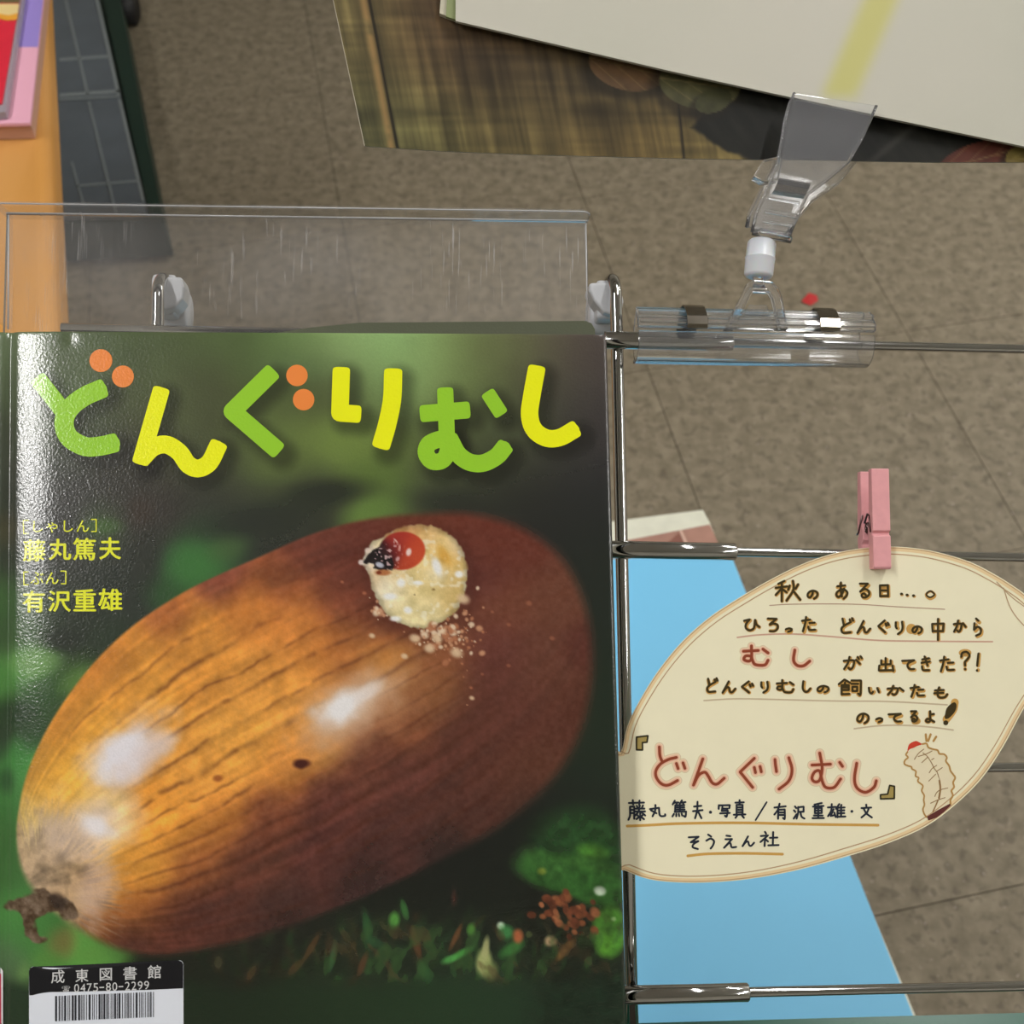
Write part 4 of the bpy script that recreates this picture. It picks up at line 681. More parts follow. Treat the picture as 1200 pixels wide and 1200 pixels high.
for P_ in ([(745.9, 863.8), (759.2, 862.2), (758.2, 869.8), (752.8, 870.2), (753, 878.8), (746, 878.6)], [(1042.6, 920.4), (1048.2, 921.5), (1048, 935.8), (1032, 936.2), (1031.8, 931.4), (1040.2, 930.6)]):
    g = Ink(); stroke(g, [p for q_ in P_ + [P_[0]] for p in (q_, q_)][1:-1], 2.0, put0(.12)); g.obj('quote_mark', ink((50, 44, 24)), card)
    g = Ink(); poly(g, P_, put0(.08)); g.obj('quote_fill', ink((166, 146, 84)), card)
NAV = [('藤', (735, 936.7, 757.3, 962.3)), ('丸', (760, 942, 780.7, 958.3)), ('篤', (786.7, 937, 806, 958.7)), ('夫', (810.7, 938, 824.7, 960.7)), ('写', (840.7, 941.7, 856.7, 958.3)), ('真', (858.7, 936.7, 874.7, 960)), ('有', (906, 940.6, 922.3, 961)), ('沢', (928.8, 942.7, 944, 961.6)), ('重', (951, 939.3, 966.7, 960.5)), ('雄', (968.8, 941, 991.6, 959.4)), ('文', (1007.8, 942, 1023, 959.4)),
       ('そ', (805.3, 978.7, 820.7, 996.7)), ('う', (826, 976.7, 838.3, 995.6)), ('え', (846.7, 977.7, 864, 995)), ('ん', (868, 978.7, 885.3, 993.3)), ('社', (889.8, 973.5, 913.6, 993))]
g = write(NAV, 2.35, None, '', .12); disc(g, 832.6, 951.8, 1.9, 1.9, put0(.12), 10); disc(g, 998.3, 950.8, 1.7, 1.7, put0(.12), 10); stroke(g, [(898.5, 940), (885.5, 961)], 2, put0(.12)); g.obj('navy_handwriting', ink((38, 44, 56)), card)
def under(name, rgb, lines):
    g = Ink()
    for L, wd in lines: stroke(g, L, wd, put0(.03))
    g.obj(name, ink(rgb), card)
under('mustard_underline', (206, 160, 82), [([(735, 968), (760, 967), (800, 965), (870, 964.3), (950, 966), (1029, 967)], 3.2), ([(806, 1003), (830, 1000.6), (870, 1000), (917, 1001)], 3.2)])
under('pink_underline', (206, 166, 142), [([(864, 747), (890, 744), (930, 743), (980, 746.5), (1030, 750.5), (1090, 751.5), (1163, 752)], 1.9)])
under('brown_underline', (182, 152, 126), [([(902, 709.5), (930, 708), (1000, 708), (1050, 711), (1107, 714)], 1.2)])
under('pale_underline', (202, 184, 152), [([(825, 821), (860, 819), (900, 819.5), (980, 821.5), (1040, 822), (1110, 826)], 1.8), ([(1001, 854), (1030, 850.5), (1060, 850), (1090, 852), (1117, 855.5)], 1.8)])
# the little drawn grub
q5 = lambda L: [(1050 + x / 9.23, 840 + y / 9.23) for x, y in L]
left = [(125, 380), (108, 410), (130, 440), (98, 470), (92, 510), (130, 530), (165, 540), (175, 565), (215, 590), (212, 640), (245, 660), (238, 700), (290, 745), (278, 800), (305, 850), (300, 900), (308, 950), (292, 1000), (305, 1050), (330, 1085)]
rght = [(285, 295), (330, 290), (350, 330), (400, 350), (450, 362), (470, 400), (520, 405), (550, 440), (540, 480), (575, 530), (590, 585), (620, 625), (640, 660), (618, 710), (628, 760), (600, 800), (615, 850), (590, 900), (590, 945)]
g = Ink(); poly(g, crom(q5(left), 2) + crom(q5([(345, 1080), (580, 945)]), 2) + crom(q5(rght[::-1]), 2) + q5([(200, 330)]), put0(.04)); g.obj('grub_body', ink((232, 220, 188)), card)
g = Ink(); stroke(g, q5(left), 1.9, put0(.09)); stroke(g, q5(rght), 2.1, put0(.09))
for L in ([(322, 190), (330, 262)], [(375, 190), (348, 262)], [(435, 215), (405, 262)]): stroke(g, q5(L), 2.6, put0(.09))
g.obj('grub_outline', ink((184, 142, 78)), card)
g = Ink()
for L in ([(290, 390), (340, 430), (385, 500), (415, 560), (445, 600), (465, 660)], [(300, 350), (240, 400), (200, 460)], [(390, 370), (330, 400), (240, 430)], [(340, 440), (280, 495)], [(410, 450), (385, 465)], [(500, 550), (440, 590)], [(440, 525), (390, 560), (360, 605)], [(430, 620), (390, 660), (355, 695)], [(560, 770), (480, 790), (440, 820), (420, 860)], [(530, 875), (450, 900), (375, 935)], [(470, 670), (475, 760)]): stroke(g, q5(L), 1.0, put0(.10))
stroke(g, q5([(470, 690), (480, 780), (465, 880)]), 2.2, put0(.10)); stroke(g, q5([(455, 900), (430, 960), (400, 1025)]), 1.6, put0(.10)); g.obj('grub_markings', ink((150, 116, 72)), card)
g = Ink(); poly(g, crom(q5([(125, 375), (130, 330), (150, 290), (210, 262), (250, 275), (280, 298), (230, 315), (190, 335), (150, 350)]), 3, True), put0(.12)); g.obj('grub_head', ink((204, 66, 46)), card)
g = Ink(); poly(g, q5([(335, 1080), (450, 1010), (580, 940), (596, 955), (520, 1030), (440, 1090), (350, 1122)]), put0(.12)); g.obj('grub_base', ink((98, 50, 46)), card)

# ------------------------------------------------------------------ pink peg
PX = 1031; 
peg = thing('clothes_peg', 'small pink wooden clothes peg clipping the cream card to the rod', 'peg', R(1033, 664, 4.5 * MM))
yv = lambda y: None
cT = R(1031.5, 549, 9 * MM); cB = R(1034.5, 667, 9 * MM); pv = unit(cT - cB); Lp = np.linalg.norm(cT - cB); pu = unit(AU - pv * (AU @ pv)); pnn = np.cross(pu, pv); hw = 3.55 * MM; MI = (cB + cT) / 2
def half(pro, name):
    g = G(); P_ = [cB + pv * (a * Lp) + pnn * (b * MM) - pu * hw for a, b in pro]; g.prism(P_, pu * 2 * hw); return g.obj(name, M_PINK, peg, bevel=.5 * MM, seg=3)
# profiles: (height share from jaw end, depth in mm relative to the front face)
half([(0, -.6), (0.02, 0), (.33, 0), (.345, -1.2), (.365, -1.2), (.38, 0), (1, 0), (1, -3.0), (.45, -4.2), (.40, -4.9), (.30, -4.9), (.28, -4.4), (0, -4.4)], 'peg_half')
half([(0, -14.5), (.1, -15.0), (.33, -15.4), (.345, -14.2), (.365, -14.2), (.38, -15.4), (1, -14.0), (1, -11.0), (.45, -10.5), (.40, -9.6), (.30, -9.6), (.26, -11.2), (0, -11.2)], 'peg_half')
g = G(); pc = cB + pv * (.42 * Lp) - pnn * 7.3 * MM
co = [pc + pu * (-hw + i / 48 * 2 * hw) + (pv * math.cos(i * .78) + pnn * math.sin(i * .78)) * 1.9 * MM for i in range(49)]
g.tube(co, .45 * MM, 8)
for s in (-1, 1):
    e0 = pc + pu * s * (hw + .2 * MM)
    g.tube([e0 + pv * 1.8 * MM, e0 + pv * 5.2 * MM + pnn * 3 * MM, e0 + pv * 4.6 * MM + pnn * 4.6 * MM, e0 + pnn * 5.5 * MM - pv * 2 * MM], .4 * MM, 8)
    g.tube([e0 + pv * 5 * MM - pnn * 2 * MM, e0 - pv * 1.5 * MM - pnn * 6.2 * MM, e0 - pv * 2.3 * MM - pnn * 7.8 * MM], .4 * MM, 8)
g.obj('spring', M_WIRE, peg, smooth=True)

# ------------------------------------------------------------------ clear swivel clip on the top rod
clip = thing('swivel_clip', 'clear plastic swivel sign clip with metal springs gripping the top rod', 'clip', R(885, 405, 0))
axA = R(744, 399.5, 0); axB = R(1019, 405.0, 0); au = unit(axB - axA); an = unit(AN - au * (AN @ au)); av = np.cross(an, au); LA = np.linalg.norm(axB - axA)
def shell(prof, s0, s1, name, mat=M_CLEAR, par=None, bev=0, **k):
    g = G(); g.prism([axA + au * s0 * LA + av * a * MM + an * b * MM for a, b in prof], au * (s1 - s0) * LA); return g.obj(name, mat, par or clip, bevel=bev, **k)
def ringprof(r0, r1, t0, t1, n=14):
    o = [(r1 * math.sin(math.radians(t)), r1 * math.cos(math.radians(t))) for t in np.linspace(t0, t1, n)]; i = [(r0 * math.sin(math.radians(t)), r0 * math.cos(math.radians(t))) for t in np.linspace(t1, t0, n)]; return o + i
shell(ringprof(7.9, 8.9, -118, 14, 20), 0.0, .985, 'front_shell', smooth=False)     # curved tray in front of and below the rod
shell([(a, -b) for a, b in ringprof(7.9, 8.9, -108, 8, 16)], .01, .98, 'rear_shell')
shell([(3.6, 5.6), (4.2, 8.2), (7.6, 7.6), (12.2, 3.8), (13.2, 1.6), (12.6, 1.0), (8.4, 3.4), (7.6, 5.0)], .0, .995, 'front_jaw', bev=.35 * MM)
shell([(3.6, -5.6), (4.2, -8.2), (7.6, -7.6), (12.2, -3.8), (13.2, -1.6), (12.6, -1.0), (8.4, -3.4), (7.6, -5.0)], .01, .985, 'rear_jaw', bev=.35 * MM)
shell([(9.2, 5.9), (9.6, 7.6), (10.6, 7.0), (10.2, 5.2)], .005, .99, 'jaw_rib'); shell([(5.2, 8.2), (5.6, 9.2), (6.6, 9.0), (6.6, 8.0)], .005, .99, 'jaw_rib')
for (x0, x1) in ((798, 821.5), (951, 974)):
    s0 = (x0 - 744) / 275; s1 = (x1 - 744) / 275
    out = [(3.2, 9.6), (4.8, 10.1), (8.2, 9.4), (12.6, 5.6), (14.2, 2.2), (14.2, -2.2), (12.6, -5.6), (8.2, -9.4), (4.8, -10.1)]
    inn = [(4.9, -9.6), (8.0, -8.9), (12.2, -5.2), (13.7, -2.1), (13.7, 2.1), (12.2, 5.2), (8.0, 8.9), (4.9, 9.6), (3.5, 9.2)]
    shell(out + inn, s0, s1, 'metal_spring', M_STEEL, bev=.12 * MM)
def clearp(P_, h, t, name, mat=M_CLEAR, bev=.4 * MM, par=None, vec=None, **k):
    g = G(); g.prism([R(x, y, h * MM) for x, y in P_], AN * t * MM); return g.obj(name, mat, par or clip, bevel=bev, **k)
# trapezoid yoke, built as bars
hY = 4.0
clearp([(846, 389), (868, 346), (873, 335), (880, 331), (902, 333), (909, 340), (913, 350), (920, 388), (911, 389), (903, 352), (898, 345), (880, 344), (876, 350), (858, 389)], hY, 4.0, 'yoke')
clearp([(851, 387), (873, 344), (878, 338), (899, 339), (905, 346), (914, 387), (911, 387), (902, 349), (897, 343), (880, 342), (876, 348), (854, 387)], hY + 4.1, .8, 'yoke_ridge', bev=.2 * MM)
clearp([(863, 387), (877, 358), (898, 358), (906, 387)], hY + 1.6, .7, 'yoke_web', bev=.2 * MM)
# milky swivel joint
jb = R(888.5, 326, 3.5 * MM); jt = R(893, 282, 3.5 * MM); jd = unit(jt - jb); jl = np.linalg.norm(jt - jb); rj_ = 5.75 * MM
pr = [(0, .55), (.03, .85), (.10, .98), (.5, 1.0), (.515, 1.03), (.53, 1.03), (.55, .985), (.92, .97), (.97, .88), (1.0, .80), (1.0, .45)]
G().tube([jb + jd * jl * a + jd * 1e-6 * i for i, (a, b) in enumerate(pr)], [rj_ * b for a, b in pr], 36).obj('swivel_joint', M_MILK, clip, smooth=True)
G().tube([R(888, 338, 3.5 * MM), R(888.4, 331, 3.5 * MM), R(888.6, 324, 3.5 * MM)], [2.6 * MM, 1.7 * MM, 2.4 * MM], 20).obj('neck', M_CLEAR, clip, smooth=True)
# gripping jaws, curved plates with side rails
def jaw(Lp_, Rp_, hs, t, name, bev):
    n = len(Lp_); g = G(); v = []
    for (a, b, h) in zip(Lp_, Rp_, hs): v += [R(a[0], a[1], h * MM), R(b[0], b[1], h * MM), R(b[0], b[1], (h + t) * MM), R(a[0], a[1], (h + t) * MM)]
    f = [(0, 1, 2, 3), (4 * n - 4, 4 * n - 1, 4 * n - 2, 4 * n - 3)]
    for i in range(n - 1):
        for k in range(4): f.append((4 * i + k, 4 * i + (k + 1) % 4, 4 * i + 4 + (k + 1) % 4, 4 * i + 4 + k))
    g.add(v, f); return g.obj(name, M_GRIP, clip, bevel=bev)
Lf = [(879, 272), (884, 250), (897, 222), (909, 192), (914, 165), (918, 140), (923, 122), (929, 109)]
Rf = [(926, 279), (937, 252), (948, 228), (972, 210), (996, 190), (1012, 162), (1022, 140), (1029, 124)]
jaw(Lf, Rf, [7.5, 8.5, 10.0, 11.5, 12.6, 13.4, 13.9, 14.3], 1.3, 'front_grip', .3 * MM)
for q0 in (0, 1):
    S = Lf if q0 == 0 else Rf; hs = [8.8, 9.8, 11.3, 12.8, 13.9, 14.7, 15.2, 15.6]
    g = G(); g.tube([R(x + (2 if q0 == 0 else -2), y, (h + .2) * MM) for (x, y), h in zip(S, hs)], .62 * MM, 12); g.obj('grip_rail', M_CLEAR, clip, smooth=True)
Lb = [(875, 266), (878, 250), (890, 226), (902, 200), (910, 180), (914, 150), (920, 130)]; Rb = [(920, 276), (934, 256), (950, 236), (980, 216), (1005, 186), (1018, 160), (1024, 140)]
jaw(Lb, Rb, [2.0, 1.4, .2, -1.5, -2.0, -.5, .6], 1.3, 'rear_grip', .3 * MM)
g = G()
for q0 in (0, 1):
    S = Lb if q0 == 0 else Rb; g.tube([R(x, y, h * MM) for (x, y), h in zip(S, [2, 1.4, .2, -1.5, -2, -.5, .6])], .7 * MM, 12)
g.obj('grip_rail', M_CLEAR, clip, smooth=True)
clearp([(879, 212), (891, 192), (914, 187), (908, 216), (890, 218)], 3.2, 5.0, 'finger_tab', bev=.5 * MM)
# window frame, ribs and spring of the jaws
for (P_, t) in (([(900, 231), (937, 237), (936, 240), (899, 234)], 1.0), ([(897, 246), (934, 252), (933, 257), (896, 250)], 1.4), ([(894, 258), (930, 264), (929.5, 267), (893, 261)], 1.0), ([(890, 268), (926, 274), (925, 279), (889, 273)], 1.6)): clearp(P_, 10.0, t, 'grip_rib', bev=.25 * MM)
for sx in ((876, 277, 'a'), (925, 284, 'b')):
    c = R(sx[0] + 3, sx[1] - 2, 7 * MM)
g = G(); g.tube([R(882, 272, 7 * MM), R(900, 276, 7 * MM), R(927, 281, 7 * MM)], [1.2 * MM, 1.4 * MM, 1.5 * MM], 14); g.obj('hinge_bar', M_CLEAR, clip, smooth=True)
g = G(); P0 = [R(912, 209, 9 * MM), R(949, 215, 9 * MM)]; dirv = unit(R(905, 232, 9 * MM) - R(915, 209, 9 * MM)); prof = [(0, 0), (1.4, 1.4), (3.5, 2.0), (5.6, 1.4), (6.6, -1.0)]
v = []; 
for (a, b) in prof: v += [P0[0] + dirv * a * MM + AN * b * MM, P0[1] + dirv * a * MM + AN * b * MM, P0[1] + dirv * a * MM + AN * (b + .4) * MM, P0[0] + dirv * a * MM + AN * (b + .4) * MM]
f = [(0, 1, 2, 3), (16, 19, 18, 17)] + [(4 * i + k, 4 * i + (k + 1) % 4, 4 * i + 4 + (k + 1) % 4, 4 * i + 4 + k) for i in range(4) for k in range(4)]
g.add(v, f).obj('grip_spring', M_STEEL, clip)

# ------------------------------------------------------------------ wood-print board and white book held above
HW = 3.0
bo = [(377, -60), (381, -35), (390, 0), (427, 172), (520, 178), (620, 182), (700, 184), (800, 186.5), (900, 188), (1000, 189.5), (1100, 191), (1200, 191), (1300, 190), (1300, -60)]
board = thing('poster_board', 'board printed with dark wooden planks and leaves, behind the white book', 'poster', R(850, 187, HW * MM))
g = G(); g.prism([R(x, y, HW * MM) for x, y in bo], AN * 1.0 * MM); g.obj('board', plain('board_edge', (176, 168, 150), .7), board)
nx, ny = 470, 130; xs = np.linspace(-0.0, 1, nx); ys = np.linspace(0, 1, ny); SX, SY = np.meshgrid(xs, ys)
xl = np.interp(-60 + SY * 250, [-60, 0, 172, 190], [377, 390, 427, 427]); botc = lambda x: np.interp(x, [427, 520, 620, 700, 800, 900, 1000, 1100, 1200, 1300], [172, 178, 182, 184, 186.5, 188, 189.5, 191, 191, 190])
XB = 377 + SX * (1300 - 377); 
bot_ = botc(XB); YB = -60 + SY * (bot_ + 60); le = np.interp(YB, [-60, 0, 172], [377, 390, 427]); XB = le + .8 + SX * (1299 - le - .8); YB = -60 + SY * (botc(XB) - .7 + 60)
W_ = rbf(XB, YB, [(420, 60, (98, 88, 56)), (430, 150, (88, 88, 58)), (500, 60, (84, 66, 44)), (480, 150, (92, 86, 52)), (600, 60, (62, 50, 34)), (600, 140, (84, 74, 46)), (700, 150, (84, 72, 44)), (680, 90, (60, 50, 34)), (750, 160, (98, 80, 46)), (820, 170, (96, 84, 50)), (560, 20, (70, 54, 38)), (780, 120, (70, 60, 38))], 45)  # dark tones near the white book's edge paint its shadow on the planks
xr = XB - (YB - 172) * 0.19; gr = fbm(xr, YB * .06, 7, 301, 3); gr2 = fbm(XB * .08, YB, 9, 305, 2); W_ *= (1 + (gr - .5) * .75)[..., None]; W_ *= (1 + (gr2 - .5) * .45)[..., None]; W_ *= (1 + (fbm(XB, YB, 40, 309, 2) - .5) * .4)[..., None]
sx_ = xr - 465.5; W_ = mixc(W_, (150, 118, 74), np.exp(-((sx_ + 7) / 4.5) ** 2) * .8 * sst(fbm(XB, YB, 20, 311), .25, .5)); W_ = mixc(W_, (20, 17, 12), np.exp(-(sx_ / 1.8) ** 2))
W_ = mixc(W_, (24, 20, 14), np.exp(-((XB - 800 + (YB - 170) * -.1) / 1.5) ** 2) * sst(YB, 100, 140))
def wl(cx, cy, rx, ry, a, c, vein=True):
    global W_
    e = ell(XB, YB, cx, cy, rx, ry, a); W_ = mixc(W_, (26, 22, 16), (1 - sst(ell(XB, YB, cx - 4, cy + 6, rx * 1.12, ry * 1.15, a), .85, 1.2)) * .55); t = np.array(c) * (1 + (fbm(XB, YB, 12, int(cx), 3) - .5) * .35)[..., None]
    if vein:
        aa = math.radians(a); u = (XB - cx) * math.cos(aa) + (YB - cy) * math.sin(aa); v = -(XB - cx) * math.sin(aa) + (YB - cy) * math.cos(aa); vv = np.exp(-(v / 1.0) ** 2) + .6 * np.exp(-((((u * .5 - np.abs(v)) % 16) - 8) / .9) ** 2); t = mixc(t, (146, 128, 86), np.clip(vv, 0, 1) * .5)
    f = (1 - sst(e, .97, 1.02)); W_ = W_ * (1 - f[..., None]) + t * f[..., None]
dk = (1 - sst(sd_poly(XB, YB, [(808, 150), (830, 128), (870, 95), (960, 60), (1300, 60), (1300, 200), (900, 200), (872, 184), (840, 170)]) + (fbm(XB, YB, 16, 331) - .5) * 8, -3, 3)); dkc = np.array([24, 24, 20]) * (1 + (fbm(XB - YB * .8, YB * .2 + XB * .15, 14, 335, 3) - .5) * .9)[..., None]; W_ = W_ * (1 - dk[..., None]) + dkc * dk[..., None]
wl(735, 78, 46, 28, 14, (88, 66, 44)); wl(820, 98, 48, 30, 8, (74, 72, 48)); wl(836, 118, 22, 14, -20, (62, 62, 40), False); wl(1150, 186, 52, 20, -16, (86, 46, 36)); wl(1200, 186, 22, 17, -10, (112, 98, 52))
W_ = mixc(W_, (70, 70, 64), np.exp(-((XB - 1068 + (YB - 150) * 1.2) / 7) ** 2) * dk * .5); W_ = np.clip(W_, 5, 240)
PB = np.array([R(x, y, (HW + 1.06) * MM) for x, y in zip(XB.ravel(), YB.ravel())]); ib = np.arange(nx * ny).reshape(ny, nx)
cb = np.ones((nx * ny, 4)); cb[:, :3] = lin(W_.reshape(-1, 3)); fb = np.stack([ib[:-1, :-1], ib[1:, :-1], ib[1:, 1:], ib[:-1, 1:]], -1).reshape(-1, 4)
obj('printed_sheet', PB, [tuple(q) for q in fb.tolist()], printed('printed_planks_shaded', None, filmed=False), board, cols=cb)
# white book
wb = thing('white_book', 'white book with a yellow stripe, tilted and held in the clear clip', 'book', R(980, 125, 4.2 * MM))
g = G(); g.prism([R(x, y, 4.3 * MM) for x, y in [(521, -60), (515, 19), (534, 26), (800, 88), (1000, 131), (1200, 173.5), (1310, 197), (1310, -60)]], AN * 2.2 * MM); g.obj('page_block', plain('white_book_pages', (196, 190, 170), .7), wb)
g = G(); g.prism([R(x, y, 6.55 * MM) for x, y in [(527, -60), (522.5, 21), (534.5, 25), (1200, 171), (1310, 194.5), (1310, -60)]], AN * 1.2 * MM); g.obj('endpaper', plain('green_endpaper', (136, 146, 100), .6), wb)
nx, ny = 200, 66; SX, SY = np.meshgrid(np.linspace(0, 1, nx), np.linspace(0, 1, ny)); XW = 534 + SX * (1310 - 534); bt = np.interp(XW, [534, 780, 1000, 1200, 1310], [24.5, 82, 130, 171.5, 194]); YW = -60 + SY * (bt + 60)
WC = np.ones(XW.shape + (3,)) * np.array([193, 190, 178]); WC = WC + (fbm(XW, YW, 220, 401, 2) - .5)[..., None] * np.array([14, 8, 12])
WC = mixc(WC, (206, 208, 186), (1 - sst(YW - (XW - 534) * .25, -10, 40)) * .0); ye = np.exp(-((XW - np.interp(YW, [-60, 0, 108], [1060, 1032, 985])) / 22) ** 4); WC = mixc(WC, (192, 188, 122), ye * (.35 + .65 * sst(YW, 125, 100)) * sst(130 - YW, 0, 22))
zc = 7.8; V1 = [R(x, y, (zc + 1.5) * MM) for x, y in zip(XW.ravel(), YW.ravel())]; ib = np.arange(nx * ny).reshape(ny, nx); rim = np.concatenate([ib[0, :], ib[1:, -1], ib[-1, -2::-1], ib[-2:0:-1, 0]]); V1 = np.array(V1); lowv = V1[rim] - AN * 1.45 * MM
nr = len(rim); i_ = np.arange(nr); j_ = (i_ + 1) % nr; cw = np.ones((nx * ny, 4)); cw[:, :3] = lin(WC.reshape(-1, 3))
obj('cover', np.concatenate([V1, lowv]), [tuple(q) for q in np.concatenate([np.stack([ib[:-1, :-1], ib[1:, :-1], ib[1:, 1:], ib[:-1, 1:]], -1).reshape(-1, 4), np.stack([rim[i_], rim[j_], len(V1) + j_, len(V1) + i_], -1)]).tolist()], printed('white_cover_print', None, filmed=False), wb, cols=np.concatenate([cw, cw[rim]]))

# ------------------------------------------------------------------ far things: blue-topped bench, wooden table, books, storage cart, scrap
zb_ = 0.40
bench = thing('low_bench', 'low off-white bench with a light blue sheet on it behind the rods', 'bench', Z(800, 900, 0) * [1, 1, 0])
M_BEN = plain('offwhite_board', (226, 226, 208), .6, noise=(60, .05))
def zslab(P_, z0, z1, name, mat, par, **k):
    g = G(); g.prism([Z(x, y, z1) - UZ * (z1 - z0) for x, y in P_], UZ * (z1 - z0)); return g.obj(name, mat, par, **k)
zslab([(560, 630), (824, 596.5), (833, 613), (842, 637), (1120, 1300), (560, 1300)], zb_ - .03, zb_, 'bench_top', M_BEN, bench, bevel=.002)
for (x, y) in ((585, 650), (806, 618), (1000, 1150), (590, 1280)):
    p = Z(x, y, zb_); G().box((p[0], p[1], (zb_ - .03) / 2), G1, G2, UZ, .015, .015, (zb_ - .03) / 2 - .0005).obj('leg', M_BEN, bench)
ps = thing('picture_sheet', 'brownish pink printed sheet showing beyond the blue sheet on the bench', 'sheet', Z(780, 640, zb_ + .001))
zslab([(560, 672), (735, 633), (832, 614.5), (843, 640), (842, 664), (560, 700)], zb_ + .0005, zb_ + .0025, 'paper', plain('brown_print', (172, 128, 112), .6, noise=(45, .12)), ps)
g = Ink(); poly(g, [(796, 622), (799, 621), (812, 650), (808, 650)], lambda x, y: Z(x, y, zb_ + .003)); g.obj('printed_line', plain('pale_print', (214, 178, 160), .6), ps)
g = Ink(); poly(g, [(782, 636), (796, 624), (806, 648), (780, 650)], lambda x, y: Z(x, y, zb_ + .0028)); g.obj('printed_patch', plain('dark_print', (138, 88, 74), .6), ps)
bl = zslab([(560, 660), (857, 650), (960, 911), (1060, 1163), (1078, 1209), (1118, 1300), (560, 1300)], zb_ + .0035, zb_ + .0065, 'blue_sheet', plain('light_blue_sheet', (124, 206, 250), .5, noise=(4, .03)), None, bevel=.001)
tag(bl, 'light blue board lying flat on the bench behind the card', 'board')
M_TAB = wood_mat('honey_wood', (202, 142, 66), (222, 164, 96), (14, 1.6, 14), .38, .20)
zt = .72; table = thing('wooden_table', 'honey brown wooden table at the left, seen partly through the acrylic', 'table', Z(0, 600, 0) * [1, 1, 0] + np.array([-.3, 0, 0]))
zslab([(-420, -120), (47, -120), (52, 0), (62, 237), (68, 390), (72, 520), (-420, 520)], zt - .042, zt, 'tabletop', M_TAB, table, bevel=.014, seg=6)
for (x, y) in ((-120, 480), (-380, 480), (-230, -100), (-380, -100)):
    p = Z(x, y, zt); G().box((p[0] - .03, p[1] + .0, (zt - .042) / 2), CR, np.array([0, 1.0, 0]), UZ, .025, .025, (zt - .042) / 2 - .0005).obj('leg', M_TAB, table)
# lilac and pink flat case with a red picture book on it
pk = thing('pink_case', 'flat pink and lilac book lying on the wooden table', 'book', Z(20, 120, zt + .001))
zslab([(-200, -90), (62, -90), (50.5, 0), (35, 144), (-200, 150)], zt + .016, zt + .019, 'pink_cover', plain('pink_cover', (240, 178, 200), .45), pk)
g = Ink(); poly(g, [(-200, -90), (62, -90), (50.5, 0), (44.5, 55), (-200, 55)], lambda x, y: Z(x, y, zt + .0192)); g.obj('lilac_panel', plain('lilac_cover', (158, 138, 214), .45), pk)
zslab([(-200, -90), (62, -92), (51, 0), (35, 145.5), (-200, 151.5)], zt + .001, zt + .0158, 'page_block', plain('pink_case_side', (196, 150, 128), .6), pk)
rb_ = thing('red_book', 'picture book with a red and yellow cover lying on the pink book', 'book', Z(10, 100, zt + .02))
zslab([(-200, -60), (34, -60), (26, 0), (6, 131), (-200, 150)], zt + .020, zt + .027, 'page_block', plain('grey_pages', (158, 150, 160), .5), rb_)
zslab([(-200, -60), (30, -60), (22, 3), (2, 121), (-200, 140)], zt + .0272, zt + .0287, 'red_cover', plain('red_print', (226, 44, 66), .4, noise=(50, .06)), rb_)
g = Ink(); poly(g, [(-200, 4), (22.3, 4.5), (21, 15), (10, 18), (0, 16), (-200, 16)], lambda x, y: Z(x, y, zt + .0290)); g.obj('cream_band', plain('cream_print', (240, 214, 150), .4), rb_)
g = Ink(); poly(g, [(-200, 16), (0, 16), (10, 18), (21, 15), (20, 23), (8, 24), (0, 22), (-200, 24)], lambda x, y: Z(x, y, zt + .0291)); g.obj('yellow_band', plain('yellow_print', (240, 170, 60), .4), rb_)
g = Ink(); poly(g, [(-200, -60), (30, -60), (22.6, 3.5), (-200, 3.5)], lambda x, y: Z(x, y, zt + .0289)); g.obj('olive_band', plain('olive_print', (112, 102, 66), .4), rb_)
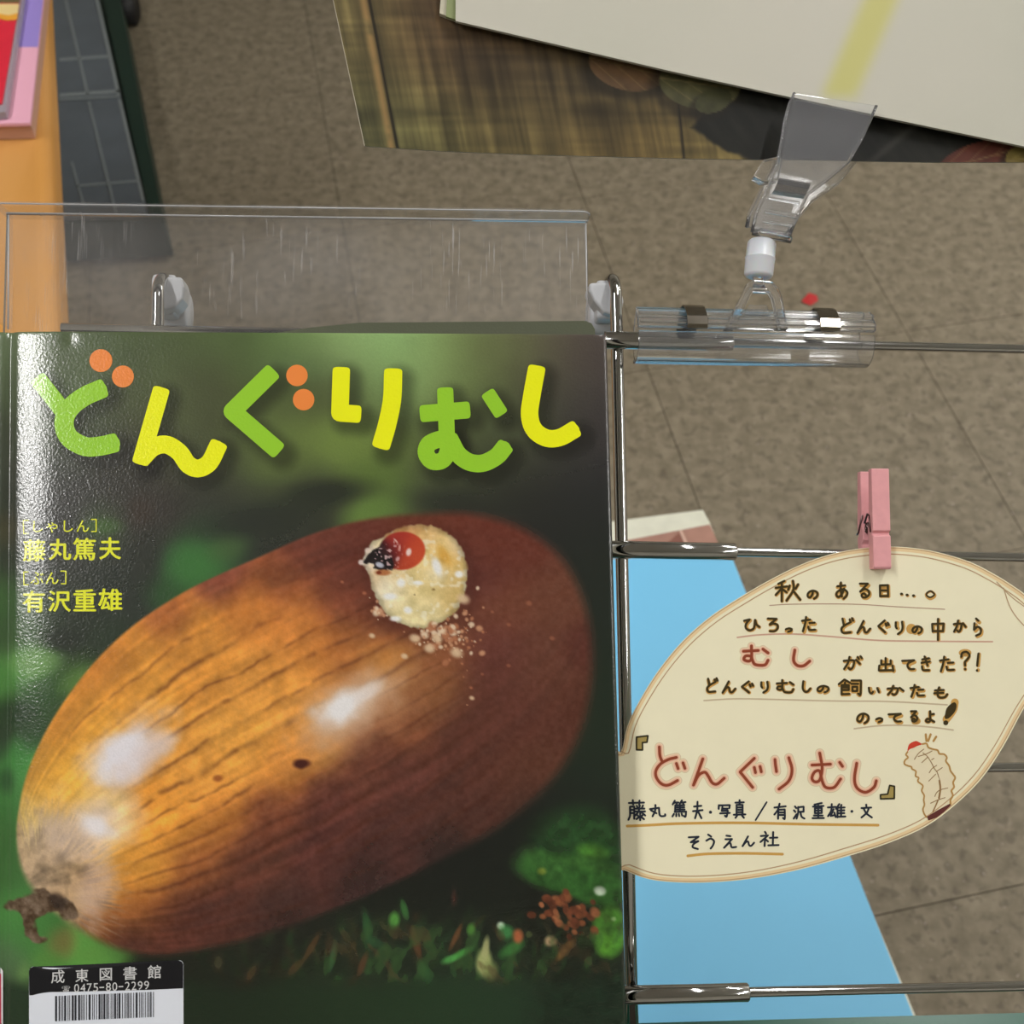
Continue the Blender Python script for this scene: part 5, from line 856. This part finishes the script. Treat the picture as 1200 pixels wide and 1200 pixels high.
# low dark green cart with clear storage boxes
zc_ = .11; M_DG = plain('cart_green', (22, 46, 38), .5); M_LID = plain('box_plastic', (92, 100, 108), .3, noise=(14, .10)); M_RIM = plain('box_rim', (136, 144, 146), .35)
cart = thing('storage_cart', 'low dark green cart beside the table', 'cart', Z(120, 150, 0) * [1, 1, 0])
zslab([(30, -60), (126, -60), (140, 0), (186, 237), (190, 255), (60, 262)], .012, zc_ - .012, 'cart_body', M_DG, cart, bevel=.003)
zslab([(110, -60), (126, -60), (141, 0), (187, 237), (191, 255), (176, 256), (172, 237), (122, 0)], zc_ - .0115, zc_, 'cart_rim', M_DG, cart)
p = Z(143, 10, .03); G().tube([p - CR * .012, p + CR * .030], .034, 24).obj('wheel', plain('black_rubber', (22, 22, 24), .6), cart, smooth=True)
def bin_(P_, z0, z1, lab, rims):
    t = thing('storage_box', lab, 'box', Z(P_[0][0], P_[0][1], z0), 'clear boxes in the green cart'); zslab(P_, z0, z1, 'box_body', M_LID, t, bevel=.002)
    g = G()
    for (a, b, wd) in rims:
        pa_ = Z(*a, z1 + .001); pb_ = Z(*b, z1 + .001); d = unit(pb_ - pa_); sd_ = np.cross(UZ, d); g.box((pa_ + pb_) / 2, d, sd_, UZ, np.linalg.norm(pb_ - pa_) / 2, wd / 2, .001)
    g.obj('box_rim', M_RIM, t); return t
bin_([(40, -60), (100, -60), (112, 0), (141, 112), (60, 118)], zc_ - .0105, zc_ - .001, 'smoky clear storage box at the far end of the green cart', [((77, 0), (103, 112), .004), ((113, -4), (139, 111), .006), ((70, 112), (140, 107), .009), ((70, 70), (128, 66), .007), ((70, 117), (141, 113), .004)])
bin_([(60, 119), (141, 114), (170, 237), (173, 250), (60, 254)], zc_ - .0105, zc_ - .001, 'smoky clear storage box at the near end of the green cart', [((104, 119), (136, 250), .003), ((140, 116), (168, 236), .005), ((84, 190), (98, 240), .003), ((90, 218), (163, 212), .004)])
sp = obj('paper_scrap', [Z(939, 353, .0005), Z(948, 343, .0005), Z(957, 346, .0005), Z(959, 352, .0005), Z(950, 358, .0005), Z(939, 353, .003), Z(948, 343, .006), Z(957, 346, .004), Z(959, 352, .002), Z(950, 358, .002)], [(0, 1, 2, 3, 4), (5, 6, 7, 8, 9), (0, 1, 6, 5), (1, 2, 7, 6), (2, 3, 8, 7), (3, 4, 9, 8), (4, 0, 5, 9)], plain('red_paper', (190, 34, 34), .6))
tag(sp, 'tiny red scrap lying on the floor beyond the clear clip', 'scrap')
